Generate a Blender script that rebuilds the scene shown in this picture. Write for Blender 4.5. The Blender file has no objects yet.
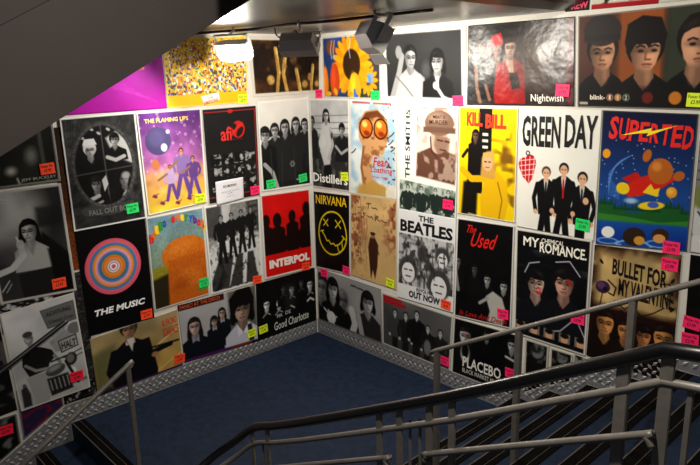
import bpy, bmesh, math, random
import numpy as np
from mathutils import Vector, Matrix

# ------------------------------------------------------------------ camera, world, light, exposure
SC = bpy.context.scene
COL = SC.collection
cam = bpy.data.objects.new('camera', bpy.data.cameras.new('camera'))
COL.objects.link(cam)
SC.camera = cam
cam.data.sensor_width = 36.0
cam.data.lens = 646.13 * 36.0 / 700.0
cam.data.clip_start = 0.05
_f = Vector((-0.71267, 0.65998, -0.23772)).normalized()
_yaw, _pitch, _roll = math.radians(-47.19567), math.radians(-13.75177), math.radians(-1.35508)
_f = Vector((math.sin(_yaw) * math.cos(_pitch), math.cos(_yaw) * math.cos(_pitch), math.sin(_pitch)))
_r = Vector((math.cos(_yaw), -math.sin(_yaw), 0))
_u = _r.cross(_f)
_r2 = _r * math.cos(_roll) + _u * math.sin(_roll)
_u2 = -_r * math.sin(_roll) + _u * math.cos(_roll)
M = Matrix((_r2, _u2, -_f)).transposed().to_4x4()
M.translation = Vector((5.459, -4.50705, 2.86067))
cam.matrix_world = M

w = bpy.data.worlds.new('world')
SC.world = w
w.use_nodes = True
w.node_tree.nodes['Background'].inputs[0].default_value = (0.62, 0.66, 0.78, 1)
w.node_tree.nodes['Background'].inputs[1].default_value = 0.07
SC.view_settings.view_transform = 'Standard'
SC.view_settings.look = 'None'
SC.view_settings.exposure = 0.0
SC.view_settings.gamma = 1.0
SC.view_settings.use_curve_mapping = False

LAMP_POWER = dict(corner=125.0, left=150.0, right=75.0, stair=270.0)   # watts of the three track floodlights and the added stair lamp
FLOOR = -0.06
RUN, RISE = 0.322, 0.171
S1, Z1 = 2.657, 0.105            # first nosing of the flight going up along the right wall
CEIL = 3.27

# ------------------------------------------------------------------ materials
MATS = {}
def srgb(c):
    c = np.asarray(c, dtype=float)
    return np.where(c <= 0.04045, c / 12.92, ((c + 0.055) / 1.055) ** 2.4)
def hx(h):
    return tuple(((h >> k) & 255) / 255 for k in (16, 8, 0))
def mat(name, col, rough=0.5, metal=0.0, noise=0.0, nscale=20.0, bump=0.0, bscale=80.0, spec=0.5, emit=0.0):
    if name in MATS: return MATS[name]
    m = bpy.data.materials.new(name); m.use_nodes = True
    nt = m.node_tree; b = nt.nodes['Principled BSDF']
    c = tuple(srgb(col)) + (1,)
    b.inputs['Base Color'].default_value = c
    b.inputs['Roughness'].default_value = rough
    b.inputs['Metallic'].default_value = metal
    b.inputs['Specular IOR Level'].default_value = spec
    tc = nt.nodes.new('ShaderNodeTexCoord')
    if noise:
        n = nt.nodes.new('ShaderNodeTexNoise'); n.inputs['Scale'].default_value = nscale; n.inputs['Detail'].default_value = 6
        nt.links.new(tc.outputs['Object'], n.inputs['Vector'])
        r = nt.nodes.new('ShaderNodeMapRange'); r.inputs[1].default_value = 0.3; r.inputs[2].default_value = 0.7
        r.inputs[3].default_value = 1 - noise; r.inputs[4].default_value = 1 + noise
        nt.links.new(n.outputs['Fac'], r.inputs[0])
        mx = nt.nodes.new('ShaderNodeMix'); mx.data_type = 'RGBA'; mx.blend_type = 'MULTIPLY'; mx.inputs[0].default_value = 1
        mx.inputs[6].default_value = c
        nt.links.new(r.outputs[0], mx.inputs[7]); nt.links.new(mx.outputs[2], b.inputs['Base Color'])
    if bump:
        n2 = nt.nodes.new('ShaderNodeTexNoise'); n2.inputs['Scale'].default_value = bscale; n2.inputs['Detail'].default_value = 4
        nt.links.new(tc.outputs['Object'], n2.inputs['Vector'])
        bp = nt.nodes.new('ShaderNodeBump'); bp.inputs['Strength'].default_value = bump; bp.inputs['Distance'].default_value = 0.02
        nt.links.new(n2.outputs['Fac'], bp.inputs['Height']); nt.links.new(bp.outputs[0], b.inputs['Normal'])
    if emit:
        b.inputs['Emission Color'].default_value = (1.0, 0.96, 0.88, 1); b.inputs['Emission Strength'].default_value = emit
    MATS[name] = m
    return m
def print_mat(name, rough, bump, bscale, dist=0.006, spec=0.12):
    m = bpy.data.materials.new(name); m.use_nodes = True
    nt = m.node_tree; b = nt.nodes['Principled BSDF']
    a = nt.nodes.new('ShaderNodeAttribute'); a.attribute_name = 'ink'
    nt.links.new(a.outputs['Color'], b.inputs['Base Color'])
    b.inputs['Roughness'].default_value = rough
    b.inputs['Specular IOR Level'].default_value = spec
    tc = nt.nodes.new('ShaderNodeTexCoord')
    n2 = nt.nodes.new('ShaderNodeTexNoise'); n2.inputs['Scale'].default_value = bscale; n2.inputs['Detail'].default_value = 3
    nt.links.new(tc.outputs['Object'], n2.inputs['Vector'])
    bp = nt.nodes.new('ShaderNodeBump'); bp.inputs['Strength'].default_value = bump; bp.inputs['Distance'].default_value = dist
    nt.links.new(n2.outputs['Fac'], bp.inputs['Height']); nt.links.new(bp.outputs[0], b.inputs['Normal'])
    return m
SHEET = print_mat('printed_paper', 0.5, 0.25, 7)
GLOSS = print_mat('crumpled_glossy_print', 0.3, 0.38, 5, 0.03, 0.32)
STEEL = mat('brushed_grey_steel', (0.43, 0.405, 0.38), 0.45, 0.2, 0.12, 30)
BLACKRAIL = mat('black_plastic_handrail', (0.035, 0.03, 0.03), 0.3, 0, 0.3, 9, spec=0.6)
DARKSTEEL = mat('dark_painted_steel', (0.09, 0.09, 0.095), 0.4)
CHECK = mat('checker_plate_metal', (0.52, 0.52, 0.53), 0.5, 0.35, 0.2, 25)
WALLM = mat('off_white_wall', (0.80, 0.78, 0.74), 0.75, 0, 0.06, 5, 0.05)
FLOORM = mat('blue_rubber_floor', (0.06, 0.115, 0.195), 0.7, 0, 0.35, 14, 0.15, 160, spec=0.2)
NOSEM = mat('black_grit_nosing', (0.04, 0.034, 0.03), 0.95, 0, 0.35, 60, 0.2, 220, spec=0.05)
EDGEM = mat('worn_metal_edge', (0.30, 0.28, 0.26), 0.6, 0.2)
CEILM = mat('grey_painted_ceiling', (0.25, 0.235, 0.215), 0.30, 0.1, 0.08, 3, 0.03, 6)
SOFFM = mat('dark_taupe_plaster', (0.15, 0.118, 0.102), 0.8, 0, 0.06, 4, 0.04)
LAMPM = mat('grey_lamp_housing', (0.86, 0.85, 0.83), 0.45, 0.1)
LENSM = mat('lit_lamp_glass', (1, 1, 1), 0.3, 0, emit=22)
CABLEM = mat('black_cable', (0.04, 0.04, 0.045), 0.5)
WHITEM = mat('white_trunking', (0.78, 0.77, 0.74), 0.5)
def ink(col, rough=0.42):
    col = tuple(round(float(x), 3) for x in col)
    return mat('ink_%02x%02x%02x' % tuple(int(x * 255) for x in col), col, rough, spec=0.35)

# ------------------------------------------------------------------ object helpers
def link(name, me, parent=None):
    o = bpy.data.objects.new(name, me); COL.objects.link(o)
    if parent: o.parent = parent
    return o
def tag(o, label=None, cat=None, group=None, kind=None):
    if label: o['label'] = label
    if cat: o['category'] = cat
    if group: o['group'] = group
    if kind: o['kind'] = kind
    return o
def obj(name, bm, m, parent=None, smooth=False):
    me = bpy.data.meshes.new(name); bm.normal_update(); bm.to_mesh(me); bm.free()
    for mm in (m if isinstance(m, (list, tuple)) else [m]): me.materials.append(mm)
    if smooth:
        for p in me.polygons: p.use_smooth = True
    return link(name, me, parent)
def empty(name, loc=(0, 0, 0)):
    o = link(name, None); o.location = loc; o.empty_display_size = 0.05
    return o
def add_box(bm, c, s, R=None, mi=0):
    g = bmesh.ops.create_cube(bm, size=1)
    for v in g['verts']:
        p = Vector((v.co.x * s[0], v.co.y * s[1], v.co.z * s[2]))
        if R is not None: p = R @ p
        v.co = p + Vector(c)
    for f in {f for v in g['verts'] for f in v.link_faces}: f.material_index = mi
def boxbm(c, s, R=None, bevel=0.0):
    bm = bmesh.new(); add_box(bm, c, s, R)
    if bevel: bmesh.ops.bevel(bm, geom=bm.edges[:], offset=bevel, segments=2, affect='EDGES')
    return bm
def prism(bm, pts, axis, a, b, mi=0):
    """pts: polygon in the two remaining axes, extruded from a to b along axis"""
    def mk(p, t):
        return (t, p[0], p[1]) if axis == 0 else (p[0], t, p[1]) if axis == 1 else (p[0], p[1], t)
    A = [bm.verts.new(mk(p, a)) for p in pts]; B = [bm.verts.new(mk(p, b)) for p in pts]
    n = len(pts); fs = [bm.faces.new(A), bm.faces.new(B[::-1])]
    for i in range(n): fs.append(bm.faces.new((A[i], B[i], B[(i + 1) % n], A[(i + 1) % n])))
    for f in fs: f.material_index = mi
    bmesh.ops.recalc_face_normals(bm, faces=fs)
def add_tube(bm, pts, r, seg=14, flat=1.0):
    """round (or flattened) bar swept along a polyline, ends capped"""
    pts = [Vector(p) for p in pts]; rings = []
    for i, p in enumerate(pts):
        t = (pts[min(i + 1, len(pts) - 1)] - pts[max(i - 1, 0)]).normalized()
        up = Vector((0, 0, 1)) if abs(t.z) < 0.95 else Vector((1, 0, 0))
        sd = t.cross(up).normalized(); nn = sd.cross(t).normalized()
        rings.append([bm.verts.new(p + sd * (math.cos(a) * r * flat) + nn * (math.sin(a) * r)) for a in [2 * math.pi * k / seg for k in range(seg)]])
    for A, B in zip(rings, rings[1:]):
        for k in range(seg):
            bm.faces.new((A[k], A[(k + 1) % seg], B[(k + 1) % seg], B[k])).smooth = True
    bm.faces.new(rings[0][::-1]); bm.faces.new(rings[-1])
    bmesh.ops.recalc_face_normals(bm, faces=bm.faces[:])
def tube(name, pts, r, m, parent, flat=1.0, seg=14):
    bm = bmesh.new(); add_tube(bm, pts, r, seg, flat)
    return obj(name, bm, m, parent)
def smooth_path(pts, n=6):
    """Catmull-Rom through the points"""
    P = [Vector(p) for p in pts]; P = [P[0] * 2 - P[1]] + P + [P[-1] * 2 - P[-2]]; out = []
    for i in range(1, len(P) - 2):
        for k in range(n):
            t = k / n; a, b, c, d = P[i - 1:i + 3]
            out.append(0.5 * ((2 * b) + (c - a) * t + (2 * a - 5 * b + 4 * c - d) * t * t + (3 * b - a - 3 * c + d) * t ** 3))
    return out + [P[-2]]

def W(s, z, off=0.0):
    """a point on the two walls unfolded: s < 0 left wall, s > 0 right wall, measured from the corner"""
    return (off, s, z) if s < 0 else (s, -off, z)

# ------------------------------------------------------------------ the setting
def struct(name, bm, m, parent=None, label=None, cat=None):
    o = obj(name, bm, m, parent)
    if parent is None: tag(o, label, cat, None, 'structure')
    return o

bm = boxbm((-0.1, -2.9, 1.3), (0.2, 5.8, 7.0)); struct('wall_left', bm, WALLM, None, 'off-white wall on the left behind the posters', 'wall')
bm = boxbm((3.3, 0.1, 1.3), (7.0, 0.2, 7.0)); struct('wall_right', bm, WALLM, None, 'off-white wall on the right behind the posters', 'wall')

# landing floor with the stair that goes down along the left wall
EDGE_Y = -2.846
bm = boxbm((1.325, EDGE_Y / 2, FLOOR - 0.1), (2.65, -EDGE_Y, 0.2))
fl = struct('floor', bm, FLOORM, None, 'dark blue rubber floor of the stair landing', 'floor')

def nosing(parent, a, b, inward, depth=0.11):
    """black anti-slip strip with thin metal edges along a tread edge from a to b; inward points back over the tread"""
    a, b, q = Vector(a), Vector(b), Vector(inward)
    d = (b - a); L = d.length; d.normalize()
    R = Matrix((d, q, d.cross(q))).transposed()
    c = (a + b) / 2
    o = obj('nosing_strip', boxbm(c + q * depth * 0.5 + Vector((0, 0, 0.002)), (L - 0.02, depth, 0.008), R), NOSEM, parent)
    bm = bmesh.new()
    add_box(bm, c + q * 0.004 + Vector((0, 0, 0.003)), (L - 0.02, 0.008, 0.012), R)
    add_box(bm, c + q * depth * 0.62 + Vector((0, 0, 0.002)), (L - 0.02, 0.003, 0.009), R)
    obj('metal_edge', bm, EDGEM, o)

# flight going up along the right wall: 8 risers
UPW = 2.85
pts = [(S1, FLOOR - 0.2), (S1, FLOOR)]
for k in range(8):
    pts += [(S1 + RUN * k, Z1 + RISE * k), (S1 + RUN * (k + 1), Z1 + RISE * k)]
TOPX, TOPZ = S1 + RUN * 7, Z1 + RISE * 7
pts = pts[:-1] + [(6.6, TOPZ), (6.6, TOPZ - 0.2), (TOPX + 0.1, TOPZ - 0.2), (S1 + 0.35, FLOOR - 0.2)]
bm = bmesh.new(); prism(bm, pts, 1, 0.0, -UPW)
up = struct('stairs_up', bm, FLOORM, None, 'blue steps rising along the right wall from the landing', 'stairs')
for k in range(8):
    nosing(up, (S1 + RUN * k, -0.01, Z1 + RISE * k), (S1 + RUN * k, -UPW + 0.01, Z1 + RISE * k), (1, 0, 0))
# flight going down along the left wall
DNW = 2.62
pts = [(EDGE_Y, FLOOR - 0.2), (EDGE_Y, FLOOR - RISE)]
for k in range(1, 9):
    pts += [(EDGE_Y - RUN * k, FLOOR - RISE * k), (EDGE_Y - RUN * k, FLOOR - RISE * (k + 1))]
pts = [(EDGE_Y, FLOOR - RISE)] + pts[2:-1]
pts += [(pts[-1][0], pts[-1][1] - 0.25), (EDGE_Y, FLOOR - RISE - 0.25)]
bm = bmesh.new(); prism(bm, pts, 0, 0.0, DNW)
dn = struct('stairs_down', bm, FLOORM, None, 'blue steps going down along the left wall from the landing', 'stairs')
nosing(fl, (0.02, EDGE_Y, FLOOR), (DNW, EDGE_Y, FLOOR), (0, 1, 0))
for k in range(1, 8):
    nosing(dn, (0.01, EDGE_Y - RUN * k, FLOOR - RISE * k), (DNW - 0.01, EDGE_Y - RUN * k, FLOOR - RISE * k), (0, 1, 0))

# diamond tread plate used as baseboard
def inpoly(p, poly):
    r = False; n = len(poly)
    for i in range(n):
        (x1, y1), (x2, y2) = poly[i], poly[(i + 1) % n]
        if (y1 > p[1]) != (y2 > p[1]) and p[0] < (x2 - x1) * (p[1] - y1) / (y2 - y1) + x1: r = not r
    return r
def checker(name, poly, s0, s1, z0, z1, label):
    bm = bmesh.new(); T = 0.005
    left = poly[0][0] <= 0 and min(p[0] for p in poly) < -0.5
    A = [bm.verts.new(W(p[0] - (1e-6 if left else 0), p[1], 0.001)) for p in poly]
    B = [bm.verts.new(W(p[0] - (1e-6 if left else 0), p[1], T)) for p in poly]
    bm.faces.new(A); bm.faces.new(B)
    for i in range(len(poly)):
        j = (i + 1) % len(poly); bm.faces.new((A[i], A[j], B[j], B[i]))
    D = 0.066; i = 0
    z = z0 + 0.02; row = 0
    while z < z1:
        s = s0 + (D / 2 if row % 2 else 0)
        while s < s1:
            a = math.radians(45 if row % 2 else -45)
            ca, sa = math.cos(a), math.sin(a)
            q = [(s + ca * u - sa * v, z + sa * u + ca * v) for u, v in ((-.031, 0), (0, -.015), (.031, 0), (0, .015))]
            if all(inpoly(k, poly) for k in q) and not (left and max(k[0] for k in q) > -0.004) and not (not left and min(k[0] for k in q) < 0.004):
                base = [bm.verts.new(W(k[0], k[1], T)) for k in q]
                top = [bm.verts.new(W(s + (k[0] - s) * .55, z + (k[1] - z) * .55, T + .0055)) for k in q]
                bm.faces.new(top)
                for m in range(4): bm.faces.new((base[m], base[(m + 1) % 4], top[(m + 1) % 4], top[m]))
            s += D
        z += D * 0.5; row += 1
    bmesh.ops.recalc_face_normals(bm, faces=bm.faces[:])
    o = obj(name, bm, CHECK)
    return tag(o, label, 'baseboard', None, 'structure')
BT = 0.11
sl = RISE / RUN
poly = [(-0.012, BT), (-2.87, BT + 0.01), (-2.87 - 1.9, BT + 0.01 - 1.9 * sl)]
st = []
for k in range(6, 0, -1):
    st += [(EDGE_Y - RUN * k, FLOOR - RISE * (k + 1) + 0.004), (EDGE_Y - RUN * k, FLOOR - RISE * k + 0.004)]
st = [p for p in st if p[0] > -4.7] + [(EDGE_Y - 0.003, FLOOR - RISE + 0.004), (EDGE_Y - 0.003, FLOOR + 0.012), (-0.012, FLOOR + 0.004)]
checker('baseboard_left', poly + st, -4.8, 0, -1.3, BT + 0.02, 'diamond tread plate baseboard along the left wall')
poly = [(0.012, BT), (2.42, BT)] + [(2.42 + 2.5, BT + 2.5 * sl), (6.4, BT + 2.5 * sl)]
st = [(6.4, TOPZ + 0.004)]
for k in range(7, -1, -1):
    st += [(S1 + RUN * k - 0.003, Z1 + RISE * k + 0.012)]
    st += [(S1 + RUN * k - 0.003, (Z1 + RISE * (k - 1) if k else FLOOR) + 0.004)]
st += [(0.012, FLOOR + 0.004)]
checker('baseboard_right', poly + st, 0, 6.4, FLOOR, BT + 2.6 * sl, 'diamond tread plate baseboard along the right wall and steps')

# ceiling = underside of the landing above, continuing as the sloping underside of the next flight up
bm = bmesh.new()
prof = [(0.0, CEIL), (2.93, CEIL), (3.05, CEIL + 0.035), (3.05, CEIL + 0.3), (0.0, CEIL + 0.3)]
prism(bm, prof, 1, 0.0, -2.42)
prof = [(3.05, CEIL + 0.035), (3.05 + 3.4, CEIL + 0.035 + 3.4 * sl), (3.05 + 3.4, CEIL + 0.3 + 3.4 * sl), (3.05, CEIL + 0.3)]
prism(bm, prof, 1, 0.0, -2.85)
struct('ceiling', bm, CEILM, None, 'grey ceiling under the landing above', 'ceiling')
# flight overhead coming down along the left wall, with its solid side
bm = bmesh.new()
y0, y1 = -2.425, -5.4
prof = [(y0, CEIL - 0.012), (y1, CEIL - 0.012 + (y1 - y0) * 0.53), (y1, CEIL + 0.47 + (y1 - y0) * 0.53), (y0, CEIL + 0.47)]
prism(bm, prof, 0, 0.0, 2.5)
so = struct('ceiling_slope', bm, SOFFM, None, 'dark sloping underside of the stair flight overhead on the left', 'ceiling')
bm = bmesh.new()
prof = [(y0, CEIL + 0.47), (y1, CEIL + 0.47 + (y1 - y0) * 0.53), (y1, CEIL + 1.4 + (y1 - y0) * 0.53), (y0, CEIL + 1.4)]
prism(bm, prof, 0, 2.36, 2.44)
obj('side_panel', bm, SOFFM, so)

# ------------------------------------------------------------------ railings
def pitch_up(s): return Z1 + (s - S1) * sl
# outer balustrade: black handrail around the stair well
BY, BX, RH = -2.85, 2.64, 0.865
bal = tag(empty('balustrade', (2.9, BY, pitch_up(2.9))), 'steel balustrade with black handrail curving round the near side of the stair well', 'railing')
def keep(o, root):
    o.parent = root; o.matrix_parent_inverse = Matrix.Translation(-root.location); return o
def sag(s): return float(np.interp(s, [2.9, 3.03, 3.3, 3.64, 4.11, 4.46, 4.7], [0, -.008, -.018, -.022, -.024, -.015, -.003]))
def rail_path(dz, s_end=TOPX, y_end=-4.3):
    p = [(BX, y_end, FLOOR + 0.80 + dz + (y_end + 3.1) * sl), (BX, -3.35, FLOOR + 0.83 + dz - 0.25 * sl), (BX + .005, -3.1, 0.80 + dz), (2.675, -2.965, 0.885 + dz), (2.76, -2.88, 0.975 + dz), (2.9, BY, pitch_up(2.9) + RH + dz),
         (3.1, BY, pitch_up(3.1) + RH + dz + sag(3.1))]
    p = smooth_path(p, 6)
    p += [Vector((s, BY, pitch_up(s) + RH + dz + sag(s))) for s in np.linspace(3.3, s_end - 0.12, 8)]
    z = pitch_up(s_end) + RH + dz - 0.02
    p += [Vector((s_end - 0.04, BY, z)), Vector((s_end + 0.05, BY, z + 0.012)), Vector((s_end + 0.2, BY, z + 0.012)), Vector((s_end + 1.4, BY, z + 0.012))]
    return p
keep(tube('handrail', rail_path(0), 0.0215, BLACKRAIL, None), bal)['label'] = 'black plastic handrail'
keep(tube('mid_rail', rail_path(-0.092), 0.0125, STEEL, None), bal)
def low_rail(a, b):
    g = -0.235
    p = [(a - .03, BY - .02, pitch_up(a) + RH + g - .045), (a - .02, BY - .02, pitch_up(a) + RH + g - .02), (a + .03, BY - .02, pitch_up(a + .03) + RH + g), (b - .04, BY - .02, pitch_up(b - .04) + RH + g),
         (b, BY - .02, pitch_up(b - .01) + RH + g), (b + .022, BY - .02, pitch_up(b) + RH + g - .03)]
    keep(tube('lower_rail', smooth_path(p, 5), 0.011, STEEL, None), bal)
low_rail(2.95, 3.86); low_rail(4.10, 4.845)
def post(root, x, y, z0, z1, wx=0.030, wy=0.010, name='post'):
    return keep(obj(name, boxbm((x, y, (z0 + z1) / 2), (wx, wy, z1 - z0), None, 0.002), STEEL, None), root)
for s in (2.892, 3.03, 3.82, 3.929, 4.078, 4.182, 4.767, 4.881):
    post(bal, s, BY - 0.004, pitch_up(s) - 0.45, pitch_up(s) + RH + sag(s) - 0.012, 0.03 if s < 4.5 else 0.036)
for s in (3.975, 4.025, 2.80, 2.97):
    if s > 2.9: post(bal, s, BY + .006, pitch_up(s) - 0.3, pitch_up(s) + RH - 0.09, 0.012, 0.008, 'baluster')
post(bal, TOPX + .03, BY, TOPZ - .02, TOPZ + RH - .10, 0.016, 0.010, 'baluster')
for s in (TOPX + .45, TOPX + .9): post(bal, s, BY, TOPZ - .02, TOPZ + RH)
for y in (-3.02, -3.5, -3.95): post(bal, BX if y < -3.1 else 2.665, y, FLOOR - 0.55 + (y + 3) * sl, 0.84 + (y + 3.02) * sl, 0.010, 0.030)
# side plates that carry the posts
bm = bmesh.new(); prism(bm, [(2.70, pitch_up(2.70) - .42), (TOPX, pitch_up(TOPX) - .42), (TOPX, pitch_up(TOPX) - .13), (2.70, pitch_up(2.70) - .13)], 1, -UPW - .002, -UPW - .012)
tag(obj('trim_1', bm, DARKSTEEL), 'dark steel side plate of the flight going up', 'trim', None, 'structure')

# middle handrail of the flight going up
MY, MH = -1.5, 0.838
mid = tag(empty('stair_rail', (3.008, MY, pitch_up(3.008))), 'slim steel handrail on posts up the middle of the right flight', 'railing')
p = [Vector((2.965, MY, pitch_up(2.965) + MH - .005))] + [Vector((s, MY, pitch_up(s) + MH)) for s in (3.0, 3.6, 4.2, TOPX)] + [Vector((TOPX + .3, MY, pitch_up(TOPX) + MH))]
keep(tube('handrail', p, 0.015, STEEL, None, 1.3), mid)
for k, s in enumerate((3.008, 3.599, 4.219, 4.83)):
    st_ = int((s - S1) / RUN)
    post(mid, s, MY, Z1 + RISE * st_, pitch_up(s) + MH - .006, 0.034, 0.034)
# middle handrail of the flight going down
dr = tag(empty('stair_rail', (1.3, -2.815, FLOOR)), 'short steel handrail on a post at the head of the left flight going down', 'railing')
def rl(y): return 0.912 + (y + 2.805) * 0.575
keep(tube('handrail', [(1.3, y, rl(y)) for y in (-2.775, -2.83, -3.4, -4.0)], 0.018, STEEL, None), dr)
post(dr, 1.3, -2.815, FLOOR + .008, rl(-2.815) - .006, 0.02, 0.032)
post(dr, 1.3, -3.62, FLOOR - RISE * 3, rl(-3.62) - .006, 0.02, 0.032)
# wall handrail on the left
wr = tag(empty('wall_handrail', (0.0, -2.9, 0.8)), 'dark handrail on the left wall above the steps going down', 'railing')
def wl(y): return 0.894 + (y + 2.805) * 0.5
keep(tube('handrail', [(0.075, y, wl(y)) for y in (-2.79, -2.82, -3.4, -4.2)], 0.021, DARKSTEEL, None), wr)
for y in (-3.1, -3.9):
    keep(tube('bracket', [(0.012, y, wl(y) - .07), (0.05, y, wl(y) - .07), (0.075, y, wl(y) - .015)], 0.008, DARKSTEEL, None, seg=8), wr)

# ------------------------------------------------------------------ track floodlights and an added stair lamp
LROOT = []
def floodlight(loc, aim, size, power, label, kind, hang=None):
    loc = Vector(loc); d = Vector(aim).normalized()
    root = tag(empty('floodlight', loc), label, 'lamp', 'floodlights hung under the ceiling')
    sd = d.cross(Vector((0, 0, 1))).normalized(); un = sd.cross(d)
    R = Matrix((sd, d, un)).transposed()
    wd, hg, dp = size
    bm = bmesh.new()
    # tapered body: back plate smaller than the front
    fr = [bm.verts.new(loc + R @ Vector((x * wd / 2, dp * .35, z * hg / 2))) for x, z in ((-1, -1), (1, -1), (1, 1), (-1, 1))]
    mdl = [bm.verts.new(loc + R @ Vector((x * wd / 2, -dp * .15, z * hg / 2))) for x, z in ((-1, -1), (1, -1), (1, 1), (-1, 1))]
    bk = [bm.verts.new(loc + R @ Vector((x * wd * .43, -dp * .65, z * hg * .28 + hg * .08))) for x, z in ((-1, -1), (1, -1), (1, 1), (-1, 1))]
    bm.faces.new(bk[::-1])
    for A, B in ((fr, mdl), (mdl, bk)):
        for i in range(4): bm.faces.new((A[i], A[(i + 1) % 4], B[(i + 1) % 4], B[i]))
    bmesh.ops.recalc_face_normals(bm, faces=bm.faces[:])
    keep(obj('lamp_housing', bm, LAMPM), root)
    # slightly domed glass
    bm = bmesh.new()
    n = 12; bul = .12 if kind != 'dish' else .75
    def sq(a, b): return (a * math.sqrt(max(0, 1 - b * b / 2)), b * math.sqrt(max(0, 1 - a * a / 2))) if kind == 'dish' else (a, b)
    g = [[bm.verts.new(loc + R @ Vector((wd * .48 * sq(2 * i / n - 1, 2 * j / n - 1)[0], dp * (.33 + bul * math.sqrt(max(0, 1 - sq(2 * i / n - 1, 2 * j / n - 1)[0] ** 2 - sq(2 * i / n - 1, 2 * j / n - 1)[1] ** 2)) if kind == 'dish' else .33 + .12 * (1 - (2 * i / n - 1) ** 2) * (1 - (2 * j / n - 1) ** 2)), hg * .48 * sq(2 * i / n - 1, 2 * j / n - 1)[1]))) for j in range(n + 1)] for i in range(n + 1)]
    for i in range(n):
        for j in range(n): bm.faces.new((g[i][j], g[i + 1][j], g[i + 1][j + 1], g[i][j + 1]))
    keep(obj('lamp_glass', bm, LENSM, smooth=True), root)['label'] = 'glowing white lamp glass'
    if kind == 'door':
        bm = bmesh.new()
        for z in (1, -1):
            add_box(bm, loc + R @ Vector((0, dp * .55, z * hg * .60)), (wd, dp * .5, 0.004), R @ Matrix.Rotation(z * .35, 3, 'X'))
            keep(obj('barn_door', bm, LAMPM), root); bm = bmesh.new()
        bm.free()
    # yoke and stem up to the ceiling
    top = loc + Vector((0, 0, CEIL - loc.z - .002))
    bm = bmesh.new()
    for k in (-1, 1): add_box(bm, loc + R @ Vector((k * (wd / 2 + .008), -dp * .1, hg * .35)), (0.006, 0.03, hg * 1.1), R)
    add_box(bm, loc + R @ Vector((0, -dp * .1, hg * .9)), (wd + .02, 0.03, 0.006), R)
    keep(obj('yoke', bm, LAMPM), root)
    keep(tube('stem', [loc + R @ Vector((0, -dp * .1, hg * .9)), top - Vector((0, 0, .02)), top] if hang is None else [loc + R @ Vector((0, -dp * .1, hg * .9))] + hang, 0.012, LAMPM, None), root)
    ld = bpy.data.lights.new('flood', 'SPOT'); ld.energy = power; ld.spot_size = math.radians(174); ld.spot_blend = 0.4
    ld.color = (1.0, 0.94, 0.83); ld.shadow_soft_size = 0.05
    lo = bpy.data.objects.new('flood', ld); COL.objects.link(lo)
    lo.matrix_world = Matrix.Translation(loc + d * dp * (1.15 if kind == 'dish' else .62)) @ (-d).to_track_quat('Z', 'Y').to_matrix().to_4x4()
    LROOT.append((lo, root))
    return root
floodlight((0.60, -1.30, 3.085), (0.35, -0.76, -0.55), (0.30, 0.15, 0.12), LAMP_POWER['left'], 'brightly glaring floodlight in front of the multicoloured yellow crowd poster', 'dish')
floodlight((1.42, -1.25, 3.08), (-0.42, 0.72, -0.62), (0.30, 0.12, 0.15), LAMP_POWER['corner'], 'wide grey floodlight seen from behind, hung before the dark brown painting print', 'open')
floodlight((2.25, -1.26, 3.095), (0.30, 0.90, -0.55), (0.21, 0.18, 0.17), LAMP_POWER['right'], 'grey floodlight with flaps hung before the sunflower poster', 'door')
floodlight((4.6, -3.45, 3.92), (-0.70, 0.45, -0.56), (0.30, 0.2, 0.15), LAMP_POWER['stair'], 'added out-of-view floodlight on an arm above the top of the right steps', 'open', [(4.6, -3.4, 4.18), (4.6, -2.84, 4.2)])  # lamp added out of view to light the rails and lower posters
for lo, root in LROOT:
    mw = lo.matrix_world.copy(); lo.parent = root; lo.matrix_parent_inverse = Matrix.Translation(-root.location)
tag(tube('power_cable', smooth_path([(0.02, -1.33, 3.255), (0.45, -1.27, 3.25), (0.85, -1.21, 3.246), (1.2, -1.2, 3.255), (1.6, -1.16, 3.25), (2.15, -1.10, 3.255), (2.6, -1.08, 3.256)], 5), 0.011, CABLEM, None, seg=8),
    'black cable running along the ceiling above the floodlights', 'cable')
tag(tube('power_cable', smooth_path([(1.08, -1.225, 3.235), (1.12, -1.23, 3.17), (1.25, -1.22, 3.15), (1.36, -1.24, 3.2), (1.4, -1.25, 3.16)], 6), 0.006, CABLEM, None, seg=8),
    'thin black flex looping down to the wide middle floodlight', 'cable')

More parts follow.
